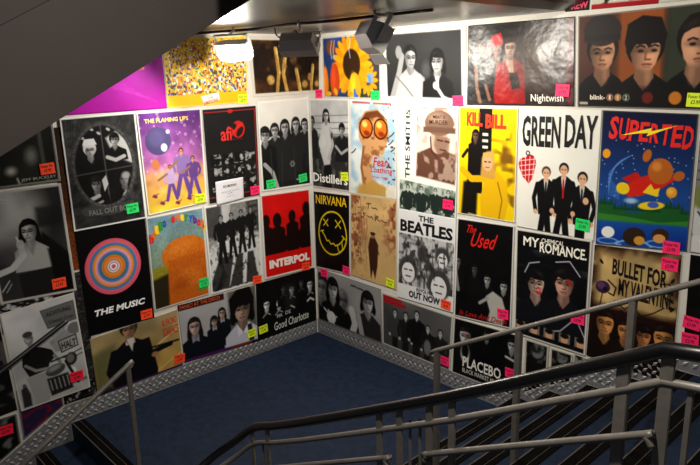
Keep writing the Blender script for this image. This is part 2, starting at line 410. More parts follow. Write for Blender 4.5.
# ------------------------------------------------------------------ printing engine: a poster is a thin sheet whose ink is a colour attribute
class C:
    """a canvas of n columns; x runs 0..1 to the right, y runs 0..A downwards (same unit)"""
    def __init__(s, A, n, base=(.9, .9, .9)):
        s.A, s.n = A, n; s.m = max(8, int(round(n * A)))
        s.X, s.Y = np.meshgrid(np.linspace(0, 1, n + 1), np.linspace(0, A, s.m + 1))
        s.I = np.ones(s.X.shape + (3,)) * np.array(base); s.px = 0.8 / n
    def put(s, mask, col, a=1.0):
        k = (np.clip(mask, 0, 1) * a)[..., None]; s.I = s.I * (1 - k) + np.array(col) * k
    def mul(s, mask, f): s.I = s.I * (1 + (np.clip(mask, 0, 1) * (f - 1))[..., None])
    def mell(s, cx, cy, rx, ry, rot=0, soft=1.0):
        dx, dy = s.X - cx, s.Y - cy; c, q = math.cos(rot), math.sin(rot)
        u, v = (dx * c + dy * q) / rx, (-dx * q + dy * c) / ry
        d = (np.sqrt(u * u + v * v) - 1) * min(rx, ry)
        return np.clip(0.5 - d / (2 * s.px * soft), 0, 1)
    def ell(s, cx, cy, rx, ry, col, rot=0, a=1.0, soft=1.0): s.put(s.mell(cx, cy, rx, ry, rot, soft), col, a)
    def mseg(s, pts, w):
        d = np.full(s.X.shape, 9.0)
        for (x1, y1), (x2, y2) in zip(pts, pts[1:]):
            vx, vy = x2 - x1, y2 - y1; L = vx * vx + vy * vy + 1e-12
            t = np.clip(((s.X - x1) * vx + (s.Y - y1) * vy) / L, 0, 1)
            d = np.minimum(d, np.hypot(s.X - x1 - t * vx, s.Y - y1 - t * vy))
        return np.clip(0.5 - (d - w / 2) / (2 * s.px), 0, 1)
    def line(s, pts, w, col, a=1.0): s.put(s.mseg(pts, w), col, a)
    def mpoly(s, pts, soft=1.0):
        ins = np.zeros(s.X.shape, bool); n = len(pts)
        for i in range(n):
            (x1, y1), (x2, y2) = pts[i], pts[(i + 1) % n]
            if y1 != y2: ins ^= ((y1 > s.Y) != (y2 > s.Y)) & (s.X < (x2 - x1) * (s.Y - y1) / (y2 - y1) + x1)
        d = np.full(s.X.shape, 9.0)
        for (x1, y1), (x2, y2) in zip(pts, list(pts[1:]) + [pts[0]]):
            vx, vy = x2 - x1, y2 - y1; L = vx * vx + vy * vy + 1e-12
            t = np.clip(((s.X - x1) * vx + (s.Y - y1) * vy) / L, 0, 1)
            d = np.minimum(d, np.hypot(s.X - x1 - t * vx, s.Y - y1 - t * vy))
        return np.clip(0.5 + np.where(ins, d, -d) / (2 * s.px * soft), 0, 1)
    def poly(s, pts, col, a=1.0, soft=1.0): s.put(s.mpoly(pts, soft), col, a)
    def rect(s, x0, y0, x1, y1, col, a=1.0, soft=1.0): s.poly([(x0, y0), (x1, y0), (x1, y1), (x0, y1)], col, a, soft)
    def vgrad(s, y0, y1, c0, c1, mask=None):
        t = np.clip((s.Y - y0) / (y1 - y0), 0, 1)[..., None]; g = np.array(c0) * (1 - t) + np.array(c1) * t
        k = (np.ones(s.X.shape) if mask is None else mask)[..., None]; s.I = s.I * (1 - k) + g * k
    def nz(s, seed, sx, sy=None, octv=2):
        """smooth value noise 0..1 with sx, sy cells per unit"""
        sy = sy or sx; r = np.random.RandomState(seed); out = 0; amp = 1; tot = 0
        for o in range(octv):
            gx, gy = int(sx * 2 ** o) + 3, int(sy * 2 ** o * s.A) + 3
            G = r.rand(gy, gx); u, v = s.X * sx * 2 ** o, s.Y * sy * 2 ** o
            i, j = np.minimum(u.astype(int), gx - 2), np.minimum(v.astype(int), gy - 2); fu, fv = u - i, v - j
            fu, fv = fu * fu * (3 - 2 * fu), fv * fv * (3 - 2 * fv)
            out = out + amp * ((G[j, i] * (1 - fu) + G[j, i + 1] * fu) * (1 - fv) + (G[j + 1, i] * (1 - fu) + G[j + 1, i + 1] * fu) * fv); tot += amp; amp *= .5
        return out / tot
    def grain(s, seed, sc, amp, mask=None):
        g = 1 + (s.nz(seed, sc) - .5) * 2 * amp
        if mask is not None: g = 1 + (g - 1) * mask
        s.I = np.clip(s.I * g[..., None], 0, 1)
    def thresh(s, seed, sx, sy, t, col, mask=None, a=1.0, k=8):
        m = np.clip((s.nz(seed, sx, sy) - t) * k, 0, 1); s.put(m if mask is None else m * mask, col, a)
    def border(s, w, col, r=None):
        r = w if r is None else r
        d = np.minimum(np.minimum(s.X - w, 1 - w - s.X), np.minimum(s.Y - r, s.A - r - s.Y)); s.put(np.clip(.5 - d / (2 * s.px), 0, 1), col)
    def tint(s, col):
        L = s.I @ np.array([.3, .59, .11]); s.I = L[..., None] * np.array(col)

def g_(v): return (v, v, v)
def bust(c, x, y, r, skin, hair, shirt, sh=2.0, long=0.0, fringe=0.4, side=1, dk=.55, face=1, low=5.0, collar=None, cut=.5, turn=0.0):
    """head and shoulders in print, head centre (x, y), head half-width r; turn moves the features sideways (three-quarter view)"""
    skin = np.array(skin); hair = np.array(hair)
    if fringe >= .3 and r < .13:
        k = int(x * 97 + y * 31) % 3; fringe, side_h = (fringe, side) if k == 0 else (.12, side) if k == 1 else (.40, -side)
    else: side_h = side
    if long:
        c.ell(x, y + r * .45 * long, r * 1.05, r * (1.1 + .5 * long), hair)
        for k in (-1, 1): c.ell(x + k * r * .85, y + r * (.5 + .5 * long), r * .32, r * (.6 + .5 * long), hair, k * -.15)
    c.poly([(x - r * .45, y + r * 1.15), (x + r * .45, y + r * 1.15), (x + r * 1.1, y + r * 1.6), (x + r * sh, y + r * 2.1), (x + r * sh * 1.12, y + r * low), (x - r * sh * 1.12, y + r * low), (x - r * sh, y + r * 2.1), (x - r * 1.1, y + r * 1.6)], shirt)
    c.poly([(x - r * .40, y + r * .5), (x + r * .40, y + r * .5), (x + r * .52, y + r * 1.4), (x, y + r * (1.6 + cut)), (x - r * .52, y + r * 1.4)], skin * .62)
    c.ell(x - side * r * .2, y + r * 1.3, r * .16, r * .5, skin * .85, 0, .7, 3)
    if collar is not None:
        c.poly([(x - r * .55, y + r * 1.25), (x, y + r * 2.0), (x - r * .5, y + r * 2.3)], collar); c.poly([(x + r * .55, y + r * 1.25), (x, y + r * 2.0), (x + r * .5, y + r * 2.3)], collar)
    c.ell(x, y - r * .22, r * .98, r * 1.12, hair)
    fm = np.maximum(c.mell(x, y - r * .05, r * .76, r * .92), c.mpoly([(x - r * .74, y + r * .1), (x + r * .74, y + r * .1), (x + r * .60, y + r * .68), (x + r * .26, y + r * 1.14), (x - r * .26, y + r * 1.14), (x - r * .60, y + r * .68)], 1.2)); c.put(fm, skin)
    c.mul(fm * np.clip((c.X - x) / r * side * 1.2 + .15, 0, 1), dk)
    c.put(fm * c.mell(x - side * r * .3, y + r * .38, r * .24, r * .22, 0, r * c.n * .16), np.minimum(1, skin * 1.14), .6)
    c.mul(fm * np.clip((c.Y - y - r * .85) / (r * .3), 0, 1), .72)
    if face:
        d = skin * .15; f = turn * r
        c.mul(c.mell(x + f, y + r * .02, r * .62, r * .17, 0, r * c.n * .09), .66)
        for k in (-1, 1):
            c.ell(x + f + k * r * .34, y + r * .06, r * .15, r * .075, d, soft=.8); c.line([(x + f + k * r * .15, y - r * .15), (x + f + k * r * .36, y - r * .22), (x + f + k * r * .56, y - r * .14)], r * .09, np.minimum(hair, skin * .35))
        c.line([(x + f * 1.2 + side * r * .08, y + r * .1), (x + f * 1.4 + side * r * .14, y + r * .42)], r * .12, skin * .55, .8); c.line([(x + f * 1.3 - r * .13, y + r * .49), (x + f * 1.3 + r * .13, y + r * .49)], r * .08, skin * .4)
        c.line([(x + f - r * .22, y + r * .74), (x + f, y + r * .72), (x + f + r * .22, y + r * .74)], r * .10, skin * np.array([.62, .44, .42]) if skin[0] > skin[2] + .05 else skin * .4); c.line([(x + f - r * .16, y + r * .86), (x + f + r * .16, y + r * .86)], r * .07, skin * .6, .7)
    if fringe >= .3: c.poly([(x - r * .98, y + r * .1), (x - r * .92, y - r * .6), (x - r * .5, y - r * 1.15), (x + r * .1, y - r * 1.36), (x + r * .7, y - r * 1.05), (x + r * .98, y - r * .4), (x + r * .96, y + r * .2), (x + r * .72, y - r * .3), (x + side_h * r * .30, y - r * (.62 - fringe * .7)), (x - r * .1, y - r * (.45 - fringe * .6)), (x - r * .5, y - r * (.62 - fringe * .55)), (x - r * .74, y + r * .15)], hair)
    elif fringe > 0: c.poly([(x - r * .84, y - r * .05), (x - r * .88, y - r * .7), (x - r * .45, y - r * 1.28), (x + r * .2, y - r * 1.38), (x + r * .75, y - r * 1.0), (x + r * .86, y - r * .05), (x + r * .68, y - r * .5), (x + r * .2, y - r * (.78 - fringe)), (x - r * .3, y - r * (.70 - fringe)), (x - r * .66, y - r * .45)], hair)
    hm = c.mell(x - side * r * .35, y - r * .85, r * .34, r * .14, -side * .5, r * c.n * .1); c.put(hm, np.minimum(1, hair + .12), .55)
def fig(c, x, y, h, top, leg, skin, hair, wide=1.0, stance=.10, tie=None, hand=None, step=0):
    """standing figure in print, crown at (x, y), height h"""
    r = h * .058; q = wide * h
    c.line([(x - q * .02, y + h * .5), (x - stance * h * .6, y + h * .75), (x - stance * h, y + h * .98)], q * .075, leg); c.line([(x + q * .02, y + h * .5), (x + stance * h * .5 + step, y + h * .74), (x + stance * h * .9 + step, y + h * .98)], q * .075, leg)
    c.poly([(x - q * .04, y + h * .135), (x + q * .04, y + h * .135), (x + q * .115, y + h * .19), (x + q * .085, y + h * .54), (x - q * .085, y + h * .54), (x - q * .115, y + h * .19)], top)
    c.line([(x - q * .105, y + h * .2), (x - q * .145, y + h * .36), (x - q * .12, y + h * .5)], q * .05, top); c.line([(x + q * .105, y + h * .2), (x + q * .15, y + h * .36), (x + q * .11, y + h * .5)], q * .05, top)
    for k in (-1, 1): c.ell(x + k * q * .12, y + h * .515, r * .45, r * .5, skin)
    if tie is not None: c.poly([(x - r * .5, y + h * .14), (x + r * .5, y + h * .14), (x, y + h * .34)], g_(.85)); c.line([(x, y + h * .15), (x, y + h * .36)], r * .35, tie)
    c.ell(x, y + r * 2.1, r * .4, r * .9, skin); c.ell(x, y + r * .95, r * .95, r * 1.05, hair); c.ell(x, y + r * 1.3, r * .72, r * .95, skin)
    for k in (-1, 1): c.ell(x + k * r * .3, y + r * 1.15, r * .16, r * .1, np.array(skin) * .25)

TEXTM = {}
def text_mesh(t, bold=0.0):
    """unit mesh of a line of lettering scaled into 0..1 x 0..1"""
    key = (t, bold)
    if key in TEXTM: return TEXTM[key]
    cu = bpy.data.curves.new('lettering', 'FONT'); cu.body = t; cu.resolution_u = 2; cu.offset = bold; cu.fill_mode = 'FRONT'
    o = bpy.data.objects.new('lettering', cu); COL.objects.link(o)
    dg = bpy.context.evaluated_depsgraph_get(); me = o.evaluated_get(dg).to_mesh()
    V = np.array([v.co[:] for v in me.vertices]); F = [tuple(p.vertices) for p in me.polygons]
    o.evaluated_get(dg).to_mesh_clear(); bpy.data.objects.remove(o); bpy.data.curves.remove(cu)
    V = V[:, :2]; V = (V - V.min(0)) / np.maximum(V.max(0) - V.min(0), 1e-6)
    TEXTM[key] = (V, F); return TEXTM[key]

STK = {'g': (hx(0x20d264), 'neon green price sticker'), 'p': (hx(0xff2468), 'neon pink price sticker'), 'y': (hx(0xd8ee22), 'neon yellow price sticker'), 'o': (hx(0xff4a20), 'neon orange price sticker'), 'r': (hx(0xf01c3c), 'red price sticker')}
STICKERS = {}
for k, c_, s_, z_ in [('fob','g',-2.09,1.75),('afi','p',-0.77,1.73),('kill','g',-0.57,1.77),('kill','g',-0.14,1.78),('flips','y',-1.41,1.74),('simp','y',-0.85,2.65),('narc','p',0.17,2.67),('sun','g',1.00,2.66),('lib','p',1.99,2.62),('night','p',2.96,2.71),('blink','y',3.89,2.65),('dist','y',0.54,1.83),('smiths','p',1.90,1.71),('gday','g',3.18,1.72),('sted','p',3.83,1.66),('bull','p',3.83,1.54),('buck','o',-2.76,2.18),('woman','o',-2.79,1.22),('music','o',-2.06,0.74),('rain','g',-1.44,0.90),('walk','o',-0.81,0.78),('inter','o',-0.15,0.78),('nirv','p',0.53,0.81),('face','p',0.16,0.70),('spar','y',1.18,0.81),('beat','o',1.89,0.76),('used','p',2.51,0.83),('mcr','p',3.19,0.97),('plac','p',2.61,0.31),('bike','r',-2.75,0.36),('scar','o',-1.77,0.20),('panic','y',-0.92,0.21),('charl','y',-0.77,0.21),('band','p',1.88,0.19),('far','p',4.01,1.16),('far','p',4.01,1.04),('lowp','r',-3.36,0.09)]:
    STICKERS.setdefault(k, []).append((c_, s_, z_))

class Poster:
    def __init__(s, key, name, quad, art, label, off=0.003, n=84, m=None, group=None, cat='poster', base=(.9, .9, .9), wav=0.0015, sheet=0.0025):
        TL, TR, BR, BL = [np.array(q, float) for q in quad]
        s.q = (TL, TR, BR, BL)
        wd = (np.linalg.norm(TR - TL) + np.linalg.norm(BR - BL)) / 2; ht = (np.linalg.norm(TL - BL) + np.linalg.norm(TR - BR)) / 2
        s.wd, s.ht = wd, ht; s.A = ht / wd; s.off = off + sheet
        c = C(s.A, int(n * 1.4), base); art(c); s.c = c
        U, V = c.X, c.Y / s.A
        rs = sum(ord(ch) for ch in key)
        o_ = off + sheet + wav * (c.nz(rs, 3, 3, 1) + .5 * c.nz(rs + 1, 8, 8, 1))
        s.front = off + sheet + wav * 1.5
        P = s.sz(U, V); sv, zv = P[..., 0], P[..., 1]
        neg = (sv < 0)
        if neg.all(): sv = np.minimum(sv, -s.front - .001)
        elif not neg.any(): sv = np.maximum(sv, s.front + .001)
        co = np.stack([np.where(neg, o_, np.maximum(sv, o_)), np.where(neg, np.minimum(sv, -o_), -o_), zv], -1).reshape(-1, 3)
        nx, ny = c.n + 1, c.m + 1
        idx = np.arange(nx * ny).reshape(ny, nx)
        F = np.stack([idx[:-1, :-1], idx[1:, :-1], idx[1:, 1:], idx[:-1, 1:]], -1).reshape(-1, 4)
        # sheet edges and back
        ring = np.concatenate([idx[0, :], idx[1:, -1], idx[-1, -2::-1], idx[-2:0:-1, 0]])
        rc = co[ring].copy(); sl_ = ~(neg.reshape(-1)[ring])
        rc[:, 0] = np.where(sl_, rc[:, 0], off); rc[:, 1] = np.where(sl_, -off, rc[:, 1])
        b0 = nx * ny; L = len(ring); k = np.arange(L)
        R = np.stack([ring, ring[(k + 1) % L], b0 + (k + 1) % L, b0 + k], -1)
        co = np.concatenate([co, rc])
        me = bpy.data.meshes.new(name)
        F = np.concatenate([F, R]); me.vertices.add(len(co)); me.vertices.foreach_set('co', co.astype('f').ravel())
        me.loops.add(F.size); me.loops.foreach_set('vertex_index', F.ravel().astype('i'))
        me.polygons.add(len(F)); me.polygons.foreach_set('loop_start', (np.arange(len(F)) * 4).astype('i')); me.polygons.foreach_set('loop_total', np.full(len(F), 4, 'i'))
        me.update(); me.validate()
        sm = np.zeros(len(F), bool); sm[:c.n * c.m] = True; me.polygons.foreach_set('use_smooth', sm)
        col = np.concatenate([np.clip(c.I, 0, 1).reshape(-1, 3), np.full((L, 3), .82)])
        rgba = np.concatenate([srgb(col) * .86, np.ones((len(col), 1))], 1)
        at = me.color_attributes.new('ink', 'FLOAT_COLOR', 'POINT'); at.data.foreach_set('color', rgba.astype('f').ravel())
        me.materials.append(m or SHEET)
        s.o = tag(link(name, me), label, cat, group)
        for st in STICKERS.get(key, []): s.sticker(*st)
    def sz(s, u, v):
        TL, TR, BR, BL = s.q; u, v = np.asarray(u)[..., None], np.asarray(v)[..., None]
        return TL * (1 - u) * (1 - v) + TR * u * (1 - v) + BR * u * v + BL * (1 - u) * v
    def w(s, x, y, off):
        p = s.sz(x, np.asarray(y) / s.A); return W(float(p[0]), float(p[1]), off)
    def text(s, t, box, col, bold=0.0, rot=0, shear=0.0, arc=0.0, lab=None):
        """box (x0, y0, x1, y1) in canvas units; rot 90 reads upwards; shear slants; tilt raises the right end"""
        V, F = text_mesh(t, bold); x0, y0, x1, y1 = box
        bm = bmesh.new(); vs = []
        for a, b in V:
            if rot == 90: x, y = x0 + (x1 - x0) * (1 - b), y1 - (y1 - y0) * a
            else: x, y = x0 + (x1 - x0) * a, y1 - (y1 - y0) * b
            x += shear * (y1 - y) if rot == 0 else 0
            y += arc * (x1 - x) if rot == 0 else 0
            vs.append(bm.verts.new(s.w(x, y, s.front + .0012)))
        for f in F:
            try: bm.faces.new([vs[i] for i in f])
            except ValueError: pass
        bmesh.ops.recalc_face_normals(bm, faces=bm.faces[:])
        o = obj('lettering', bm, ink(col), s.o)
        if lab: o['label'] = lab
        return o
    def sticker(s, kind, sc, zc, sz=None):
        col, lab = STK[kind]; wd, ht = sz or (.112, .088); rs = random.Random(int((sc * 100 + zc * 37) * 10)); a = rs.uniform(-.09, .09)
        ca, sa = math.cos(a), math.sin(a); D = s.front + .002
        sg = 1
        def P(u, v, d): return W(sc + (u * ca - v * sa) * sg, zc + u * sa + v * ca, d)
        bm = bmesh.new(); q = [(-wd / 2, -ht / 2), (wd / 2, -ht / 2), (wd / 2, ht / 2), (-wd / 2, ht / 2)]
        A = [bm.verts.new(P(u, v, D)) for u, v in q]; B = [bm.verts.new(P(u, v, D + .0015)) for u, v in q]
        bm.faces.new(A); bm.faces.new(B)
        for i in range(4): bm.faces.new((A[i], A[(i + 1) % 4], B[(i + 1) % 4], B[i]))
        bmesh.ops.recalc_face_normals(bm, faces=bm.faces[:])
        o = obj('price_sticker', bm, ink(col, .55), s.o); o['label'] = lab
        bm = bmesh.new()
        for t, (u0, v0, u1, v1) in (('Poster No', (-.42, .12, .40, .36)), ('\u00a33.99', (-.25, -.30, .25, .0))):
            V, F = text_mesh(t, 0.01)
            vs = [bm.verts.new(P((u0 + (u1 - u0) * x) * wd, (v0 + (v1 - v0) * y) * ht, D + .0022)) for x, y in V]
            for f in F:
                try: bm.faces.new([vs[i] for i in f])
                except ValueError: pass
        bmesh.ops.recalc_face_normals(bm, faces=bm.faces[:])
        obj('lettering', bm, ink((.12, .05, .08)), o)

# ------------------------------------------------------------------ the posters
GL, GR = 'posters on the left wall', 'posters on the right wall'
SK, DKH = (.86, .66, .52), (.10, .07, .06)
rnd = random.Random(5)

# ---- left wall, top row
def a_purple(c):
    c.fill = 0
    c.vgrad(0, c.A, (.60, .06, .62), (.66, .03, .60)); c.grain(3, 5, .12)
    for y0, y1 in ((.03, .14),):
        pass
    x0, y0, x1, y1 = .68, -.1, .80, .205
    for p in ([(x0, y1), (x1, y1)], [(x1, y1), (x1, y0)]): c.line(p, .012, (.95, .75, .15))
    for k in range(5): c.line([(.3 + .1 * k, .3 + .03 * k), (.62 + .07 * k, .34 + .04 * k)], .006, (.8, .3, .78), .5)  # pale highlight streaks painted into the purple ink
Poster('purp', 'poster', [(-2.62, 3.1), (-1.67, 3.17), (-1.665, 2.6), (-2.62, 2.59)], a_purple, 'plain purple poster under the sloping dark soffit at top left', .001, 60, group=GL)
def a_crowd(c):
    c.I[:] = (.93, .72, .12)
    r = np.random.RandomState(4); pal = [hx(k) for k in (0xf6cf3a, 0xe8b52a, 0x3a6fb0, 0xc8502e, 0xf3efe4, 0x6f4a2c, 0x4f9a5e, 0x8b5fa0, 0xf0a03c, 0x2d3f66, 0xf7d95a, 0xf4d24a)]
    for k in range(1150):
        x, y = r.rand(), .01 + r.rand() ** .9 * (c.A * .80)
        q = .010 + .006 * y / c.A; j0, j1 = int(max(0, (y - .04) * c.n)), int((y + .05) * c.n) + 1; i0, i1 = int(max(0, (x - .04) * c.n)), int((x + .04) * c.n) + 2
        sub = c.I[j0:j1, i0:i1]; X, Y = c.X[j0:j1, i0:i1], c.Y[j0:j1, i0:i1]
        if sub.size == 0: continue
        body = (abs(X - x) < q * .8) & (Y > y) & (Y < y + q * 2.6); head = ((X - x) / q) ** 2 + ((Y - y) / (q * 1.3)) ** 2 < .8
        sub[body] = pal[r.randint(2, 10)]; sub[head] = pal[r.choice([0, 1, 8, 10, 11, 4, 5])]
    c.rect(-.1, c.A * .82, 1.1, c.A + .1, (.95, .74, .10))
    c.poly([(.40, c.A * .86), (.62, c.A * .815), (.635, c.A * .93), (.43, c.A * .975)], (.97, .96, .93))
    c.border(.012, (.96, .86, .45))
ps = Poster('simp', 'cartoon_poster', [(-1.655, 3.20), (-.765, 3.25), (-.795, 2.615), (-1.66, 2.60)], a_crowd, 'yellow poster of a dense multicoloured crowd behind the glaring floodlight', .001, 120, group=GL)
ps.text('THE', (.475, ps.A * .868, .55, ps.A * .895), (.78, .22, .14), .01, arc=.2)
ps.text('SIMPSONS', (.43, ps.A * .895, .61, ps.A * .945), (.80, .20, .12), .015, arc=.2)
def a_ochre(c):
    c.I[:] = (.13, .09, .07); c.thresh(7, 5, 6, .55, (.33, .20, .09), a=.8, k=5); c.thresh(8, 9, 9, .62, (.50, .36, .18), a=.6, k=6)
    c.rect(.62, .42, 1.0, .70, (.36, .21, .08), .6, 6); c.rect(.02, .45, .26, .9, (.30, .18, .08), .6, 6)
    for x, y0, y1, b in ((.33, .12, .62, .03), (.47, .10, .66, -.05), (.60, .34, .80, .05), (.86, .30, .72, -.03)):
        c.line([(x, y0), (x + b, (y0 + y1) / 2), (x - b * .3, y1)], .045, (.72, .56, .26)); c.line([(x + .015, y0), (x + b + .015, (y0 + y1) / 2)], .015, (.88, .76, .45))
    for x, y, q in ((.25, .44, .05), (.44, .30, .03), (.80, .42, .04), (.93, .5, .035), (.72, .5, .04)): c.ell(x, y, q, q, (.70, .55, .30), soft=2)
    c.ell(.10, .84, .07, .13, (.20, .62, .52), soft=5); c.poly([(.42, .80), (.70, .62), (1, .66), (1, .9), (.3, .9)], (.07, .06, .07), .9, 4)
    c.grain(11, 24, .25)
    c.border(.035, (.84, .81, .76))
Poster('narc', 'art_print', [(-.745, 3.245), (.235, 3.245), (.20, 2.675), (-.725, 2.66)], a_ochre, 'dark brown and ochre painting print bent into the top of the corner', .001, 100, group=GL)

# ---- left wall, second row
def a_oval(c):
    A = c.A; c.I[:] = g_(.17); c.grain(21, 9, .5)
    for k in range(5): c.line([(.03 + k * .04, .05), (.03 + k * .02, A * .3)], .008, g_(.32), .5)
    c.ell(.5, A * .45, .43, A * .39, g_(.26), soft=3); c.grain(22, 30, .3); om = c.mell(.5, A * .45, .38, A * .355); c.put(om, g_(.07))
    keep_ = c.I.copy()
    bust(c, .33, .43, .085, g_(.72), g_(.85), g_(.06), 1.7, side=-1); c.poly([(.24, .37), (.27, .29), (.40, .29), (.43, .37)], g_(.9))
    c.poly([(.55, .30), (.70, .22), (.88, .40), (.9, .68), (.75, .6), (.62, .5)], g_(.78), 1, 3)
    bust(c, .67, .33, .07, g_(.72), g_(.05), g_(.06), 2.1, low=4)
    c.line([(.55, .55), (.66, .60), (.78, .56)], .05, g_(.75))
    c.line([(.50, .12), (.515, 1.2)], .014, g_(.35)); c.line([(.12, .74), (.9, .70)], .014, g_(.30))
    bust(c, .36, .88, .085, g_(.55), g_(.10), g_(.06), 1.8, side=1); c.poly([(.44, .84), (.5, .78), (.52, .9), (.46, 1.0)], g_(.8)); c.line([(.2, 1.1), (.38, 1.04)], .05, g_(.7)); c.line([(.25, 1.18), (.42, 1.12)], .03, g_(.6))
    bust(c, .74, .86, .085, g_(.5), g_(.06), g_(.05), 1.7, side=-1); c.ell(.77, .82, .06, .05, g_(.62), soft=3); c.ell(.76, 1.10, .06, .09, g_(.78), .5, soft=2)
    for x, y in ((.25, .27), (.38, .17), (.47, .23), (.6, .19)): c.ell(x, y, .03, .018, g_(.75), .6)
    c.I = keep_ * (1 - om[..., None]) + c.I * om[..., None]
    for k in range(40):
        a = k / 40 * 6.28; c.ell(.5 + .405 * math.cos(a), A * .45 + A * .372 * math.sin(a), .012, .012, g_(.40), a=.6)
    c.poly([(.16, A * .80), (.5, A * .83), (.84, A * .80), (.84, A * .88), (.5, A * .91), (.16, A * .88)], g_(.25), .9)
    c.border(.022, g_(.93))
p = Poster('fob', 'band_poster', [(-2.62, 2.57), (-1.975, 2.585), (-1.965, 1.64), (-2.615, 1.63)], a_oval, 'black and white poster of four portraits inside a dark oval frame', .008, 104, group=GL)
p.text('FALL OUT BOY', (.22, p.A * .835, .80, p.A * .885), (.45, .45, .45), .01)
def a_bubbles(c):
    A = c.A; c.vgrad(0, A * .55, (.36, .17, .50), (.70, .42, .66)); c.vgrad(A * .55, A, (.84, .56, .45), (.97, .80, .22), np.clip((c.Y - A * .52) * 8, 0, 1)); c.grain(31, 7, .25)
    r = random.Random(3)
    for k in range(60): c.ell(r.random(), r.random() * A * .75, *(2 * [r.uniform(.006, .028)]), (.85, .66, .84), a=.55)
    c.ell(.28, .42, .20, .20, (.30, .26, .44)); c.ell(.25, .38, .12, .12, (.36, .33, .52), a=.7, soft=6); c.ell(.36, .52, .05, .06, (.80, .78, .88)); c.ell(.44, .3, .03, .03, (.85, .8, .9))
    for x, y, h, cl in ((.42, .78, .52, (.70, .60, .76)), (.62, .56, .70, (.50, .40, .64)), (.80, .70, .60, (.36, .24, .50))):
        fig(c, x, y, h, cl, (.38, .26, .56), (.78, .55, .40), (.12, .08, .08), 1.35, .16)
        c.line([(x - .06, y + h * .25), (x - .2, y + h * .38)], .035, (.55, .40, .30))
    for x, y in ((.14, 1.2), (.25, 1.32), (.5, 1.36), (.7, 1.33)): c.ell(x, y, .04, .025, (.45, .20, .30), .5); c.line([(x - .04, y), (x + .06, y - .03)], .014, (.5, .22, .3))
    c.ell(.2, .75, .06, .08, (.75, .45, .28), soft=2)
    c.border(.02, (.95, .94, .9))
p = Poster('flips', 'band_poster', [(-1.965, 2.58), (-1.325, 2.585), (-1.335, 1.69), (-1.945, 1.655)], a_bubbles, 'purple to yellow cartoon poster of floating figures and bubbles', .004, 96, group=GL)
p.text('THE FLAMING LIPS', (.10, .10, .78, .16), (.97, .82, .45), .02)
def a_redswirl(c):
    A = c.A; c.I[:] = (.105, .10, .105); c.grain(41, 6, .1)
    for q in ([(.04, .06), (.96, .06)], [(.96, .06), (.96, A - .10)], [(.04, A - .10), (.96, A - .10)]): c.line(q, .014, (.72, .14, .13))
    c.ell(.5, .065, .05, .03, (.72, .14, .13))
    c.ell(.63, .36, .125, .135, (.80, .13, .11)); c.ell(.66, .40, .05, .09, (.10, .1, .1), .7); c.ell(.56, .31, .045, .05, (.10, .1, .1), .3); c.line([(.50, .45), (.6, .33), (.72, .27)], .02, (.85, .2, .16))
    r = random.Random(8)
    for row in range(3):
        for k in range(4):
            x0, y0 = .09 + k * .215, .72 + row * .21
            m = c.mpoly([(x0, y0), (x0 + .19, y0), (x0 + .19, y0 + .17), (x0, y0 + .17)]); c.put(m, g_(.06 + .04 * r.random())); c.thresh(60 + row * 4 + k, 18, 22, .55, g_(.62), m, .9, 9)
            if r.random() < .7: c.ell(x0 + .06 + .08 * r.random(), y0 + .07, .03, .04, g_(.65), soft=1.5)
    c.border(.012, (.9, .9, .88))
p = Poster('afi', 'band_poster', [(-1.315, 2.575), (-.695, 2.585), (-.705, 1.665), (-1.315, 1.66)], a_redswirl, 'black poster with red border and small photo grid behind the white notice', .002, 96, group=GL)
p.text('afi', (.30, .30, .50, .52), (.84, .16, .13), .02); p.text('sing the sorrow', (.44, .50, .70, .525), (.55, .14, .12))
def a_note(c): c.I[:] = (.93, .92, .95)
n_ = Poster('notice', 'paper_notice', [(-1.232, 1.875), (-.91, 1.885), (-.918, 1.665), (-1.232, 1.64)], a_note, 'small white printed notice taped over the black poster with red border', .014, 12, group=None, cat='notice', sheet=.001, wav=.001)
n_.text('NO SMOKING', (.26, .15, .74, .23), g_(.12), .02)
for t, b in (('please help us keep the stairs clear', (.18, .34, .84, .385)), ('and safe', (.42, .40, .58, .44)), ('thank you', (.36, .50, .66, .535))): n_.text(t, b, g_(.3))
def a_group(c):
    A = c.A; c.vgrad(0, A, (.90, .89, .86), (.84, .83, .80)); c.grain(51, 4, .05)
    d, sk = g_(.10), g_(.72)
    c.poly([(.05, .62), (.95, .56), (1.0, 1.42), (.0, 1.46)], d, 1, 2)
    for x, y, q, lg in ((.90, .42, .075, .2), (.72, .40, .085, .5), (.30, .46, .085, .1), (.50, .43, .095, .9), (.11, .52, .105, 0)):
        bust(c, x, y, q, sk, g_(.09), g_(.13 if q < .1 else .08), 1.9, lg, .45, 1, .6, low=9)
    c.line([(.08, .98), (.22, 1.12), (.30, 1.36)], .07, g_(.62)); c.line([(.88, .9), (.84, 1.25)], .06, g_(.10))
    c.line([(.20, .75), (.23, 1.45)], .012, g_(.22)); c.line([(.42, .8), (.40, 1.45)], .012, g_(.2)); c.line([(.66, .75), (.67, 1.4)], .012, g_(.2))
    for k in range(6): a = k / 6 * 6.28; c.ell(.62 + .035 * math.cos(a), 1.02 + .035 * math.sin(a), .02, .02, g_(.4))
    c.line([(.70, 1.28), (.9, 1.28)], .03, g_(.55))
    c.border(.03, (.93, .92, .90))
Poster('kill', 'band_poster', [(-.685, 2.615), (-.018, 2.635), (-.02, 1.69), (-.68, 1.70)], a_group, 'white poster of five dark-haired people in black with two green stickers', .004, 96, group=GL)

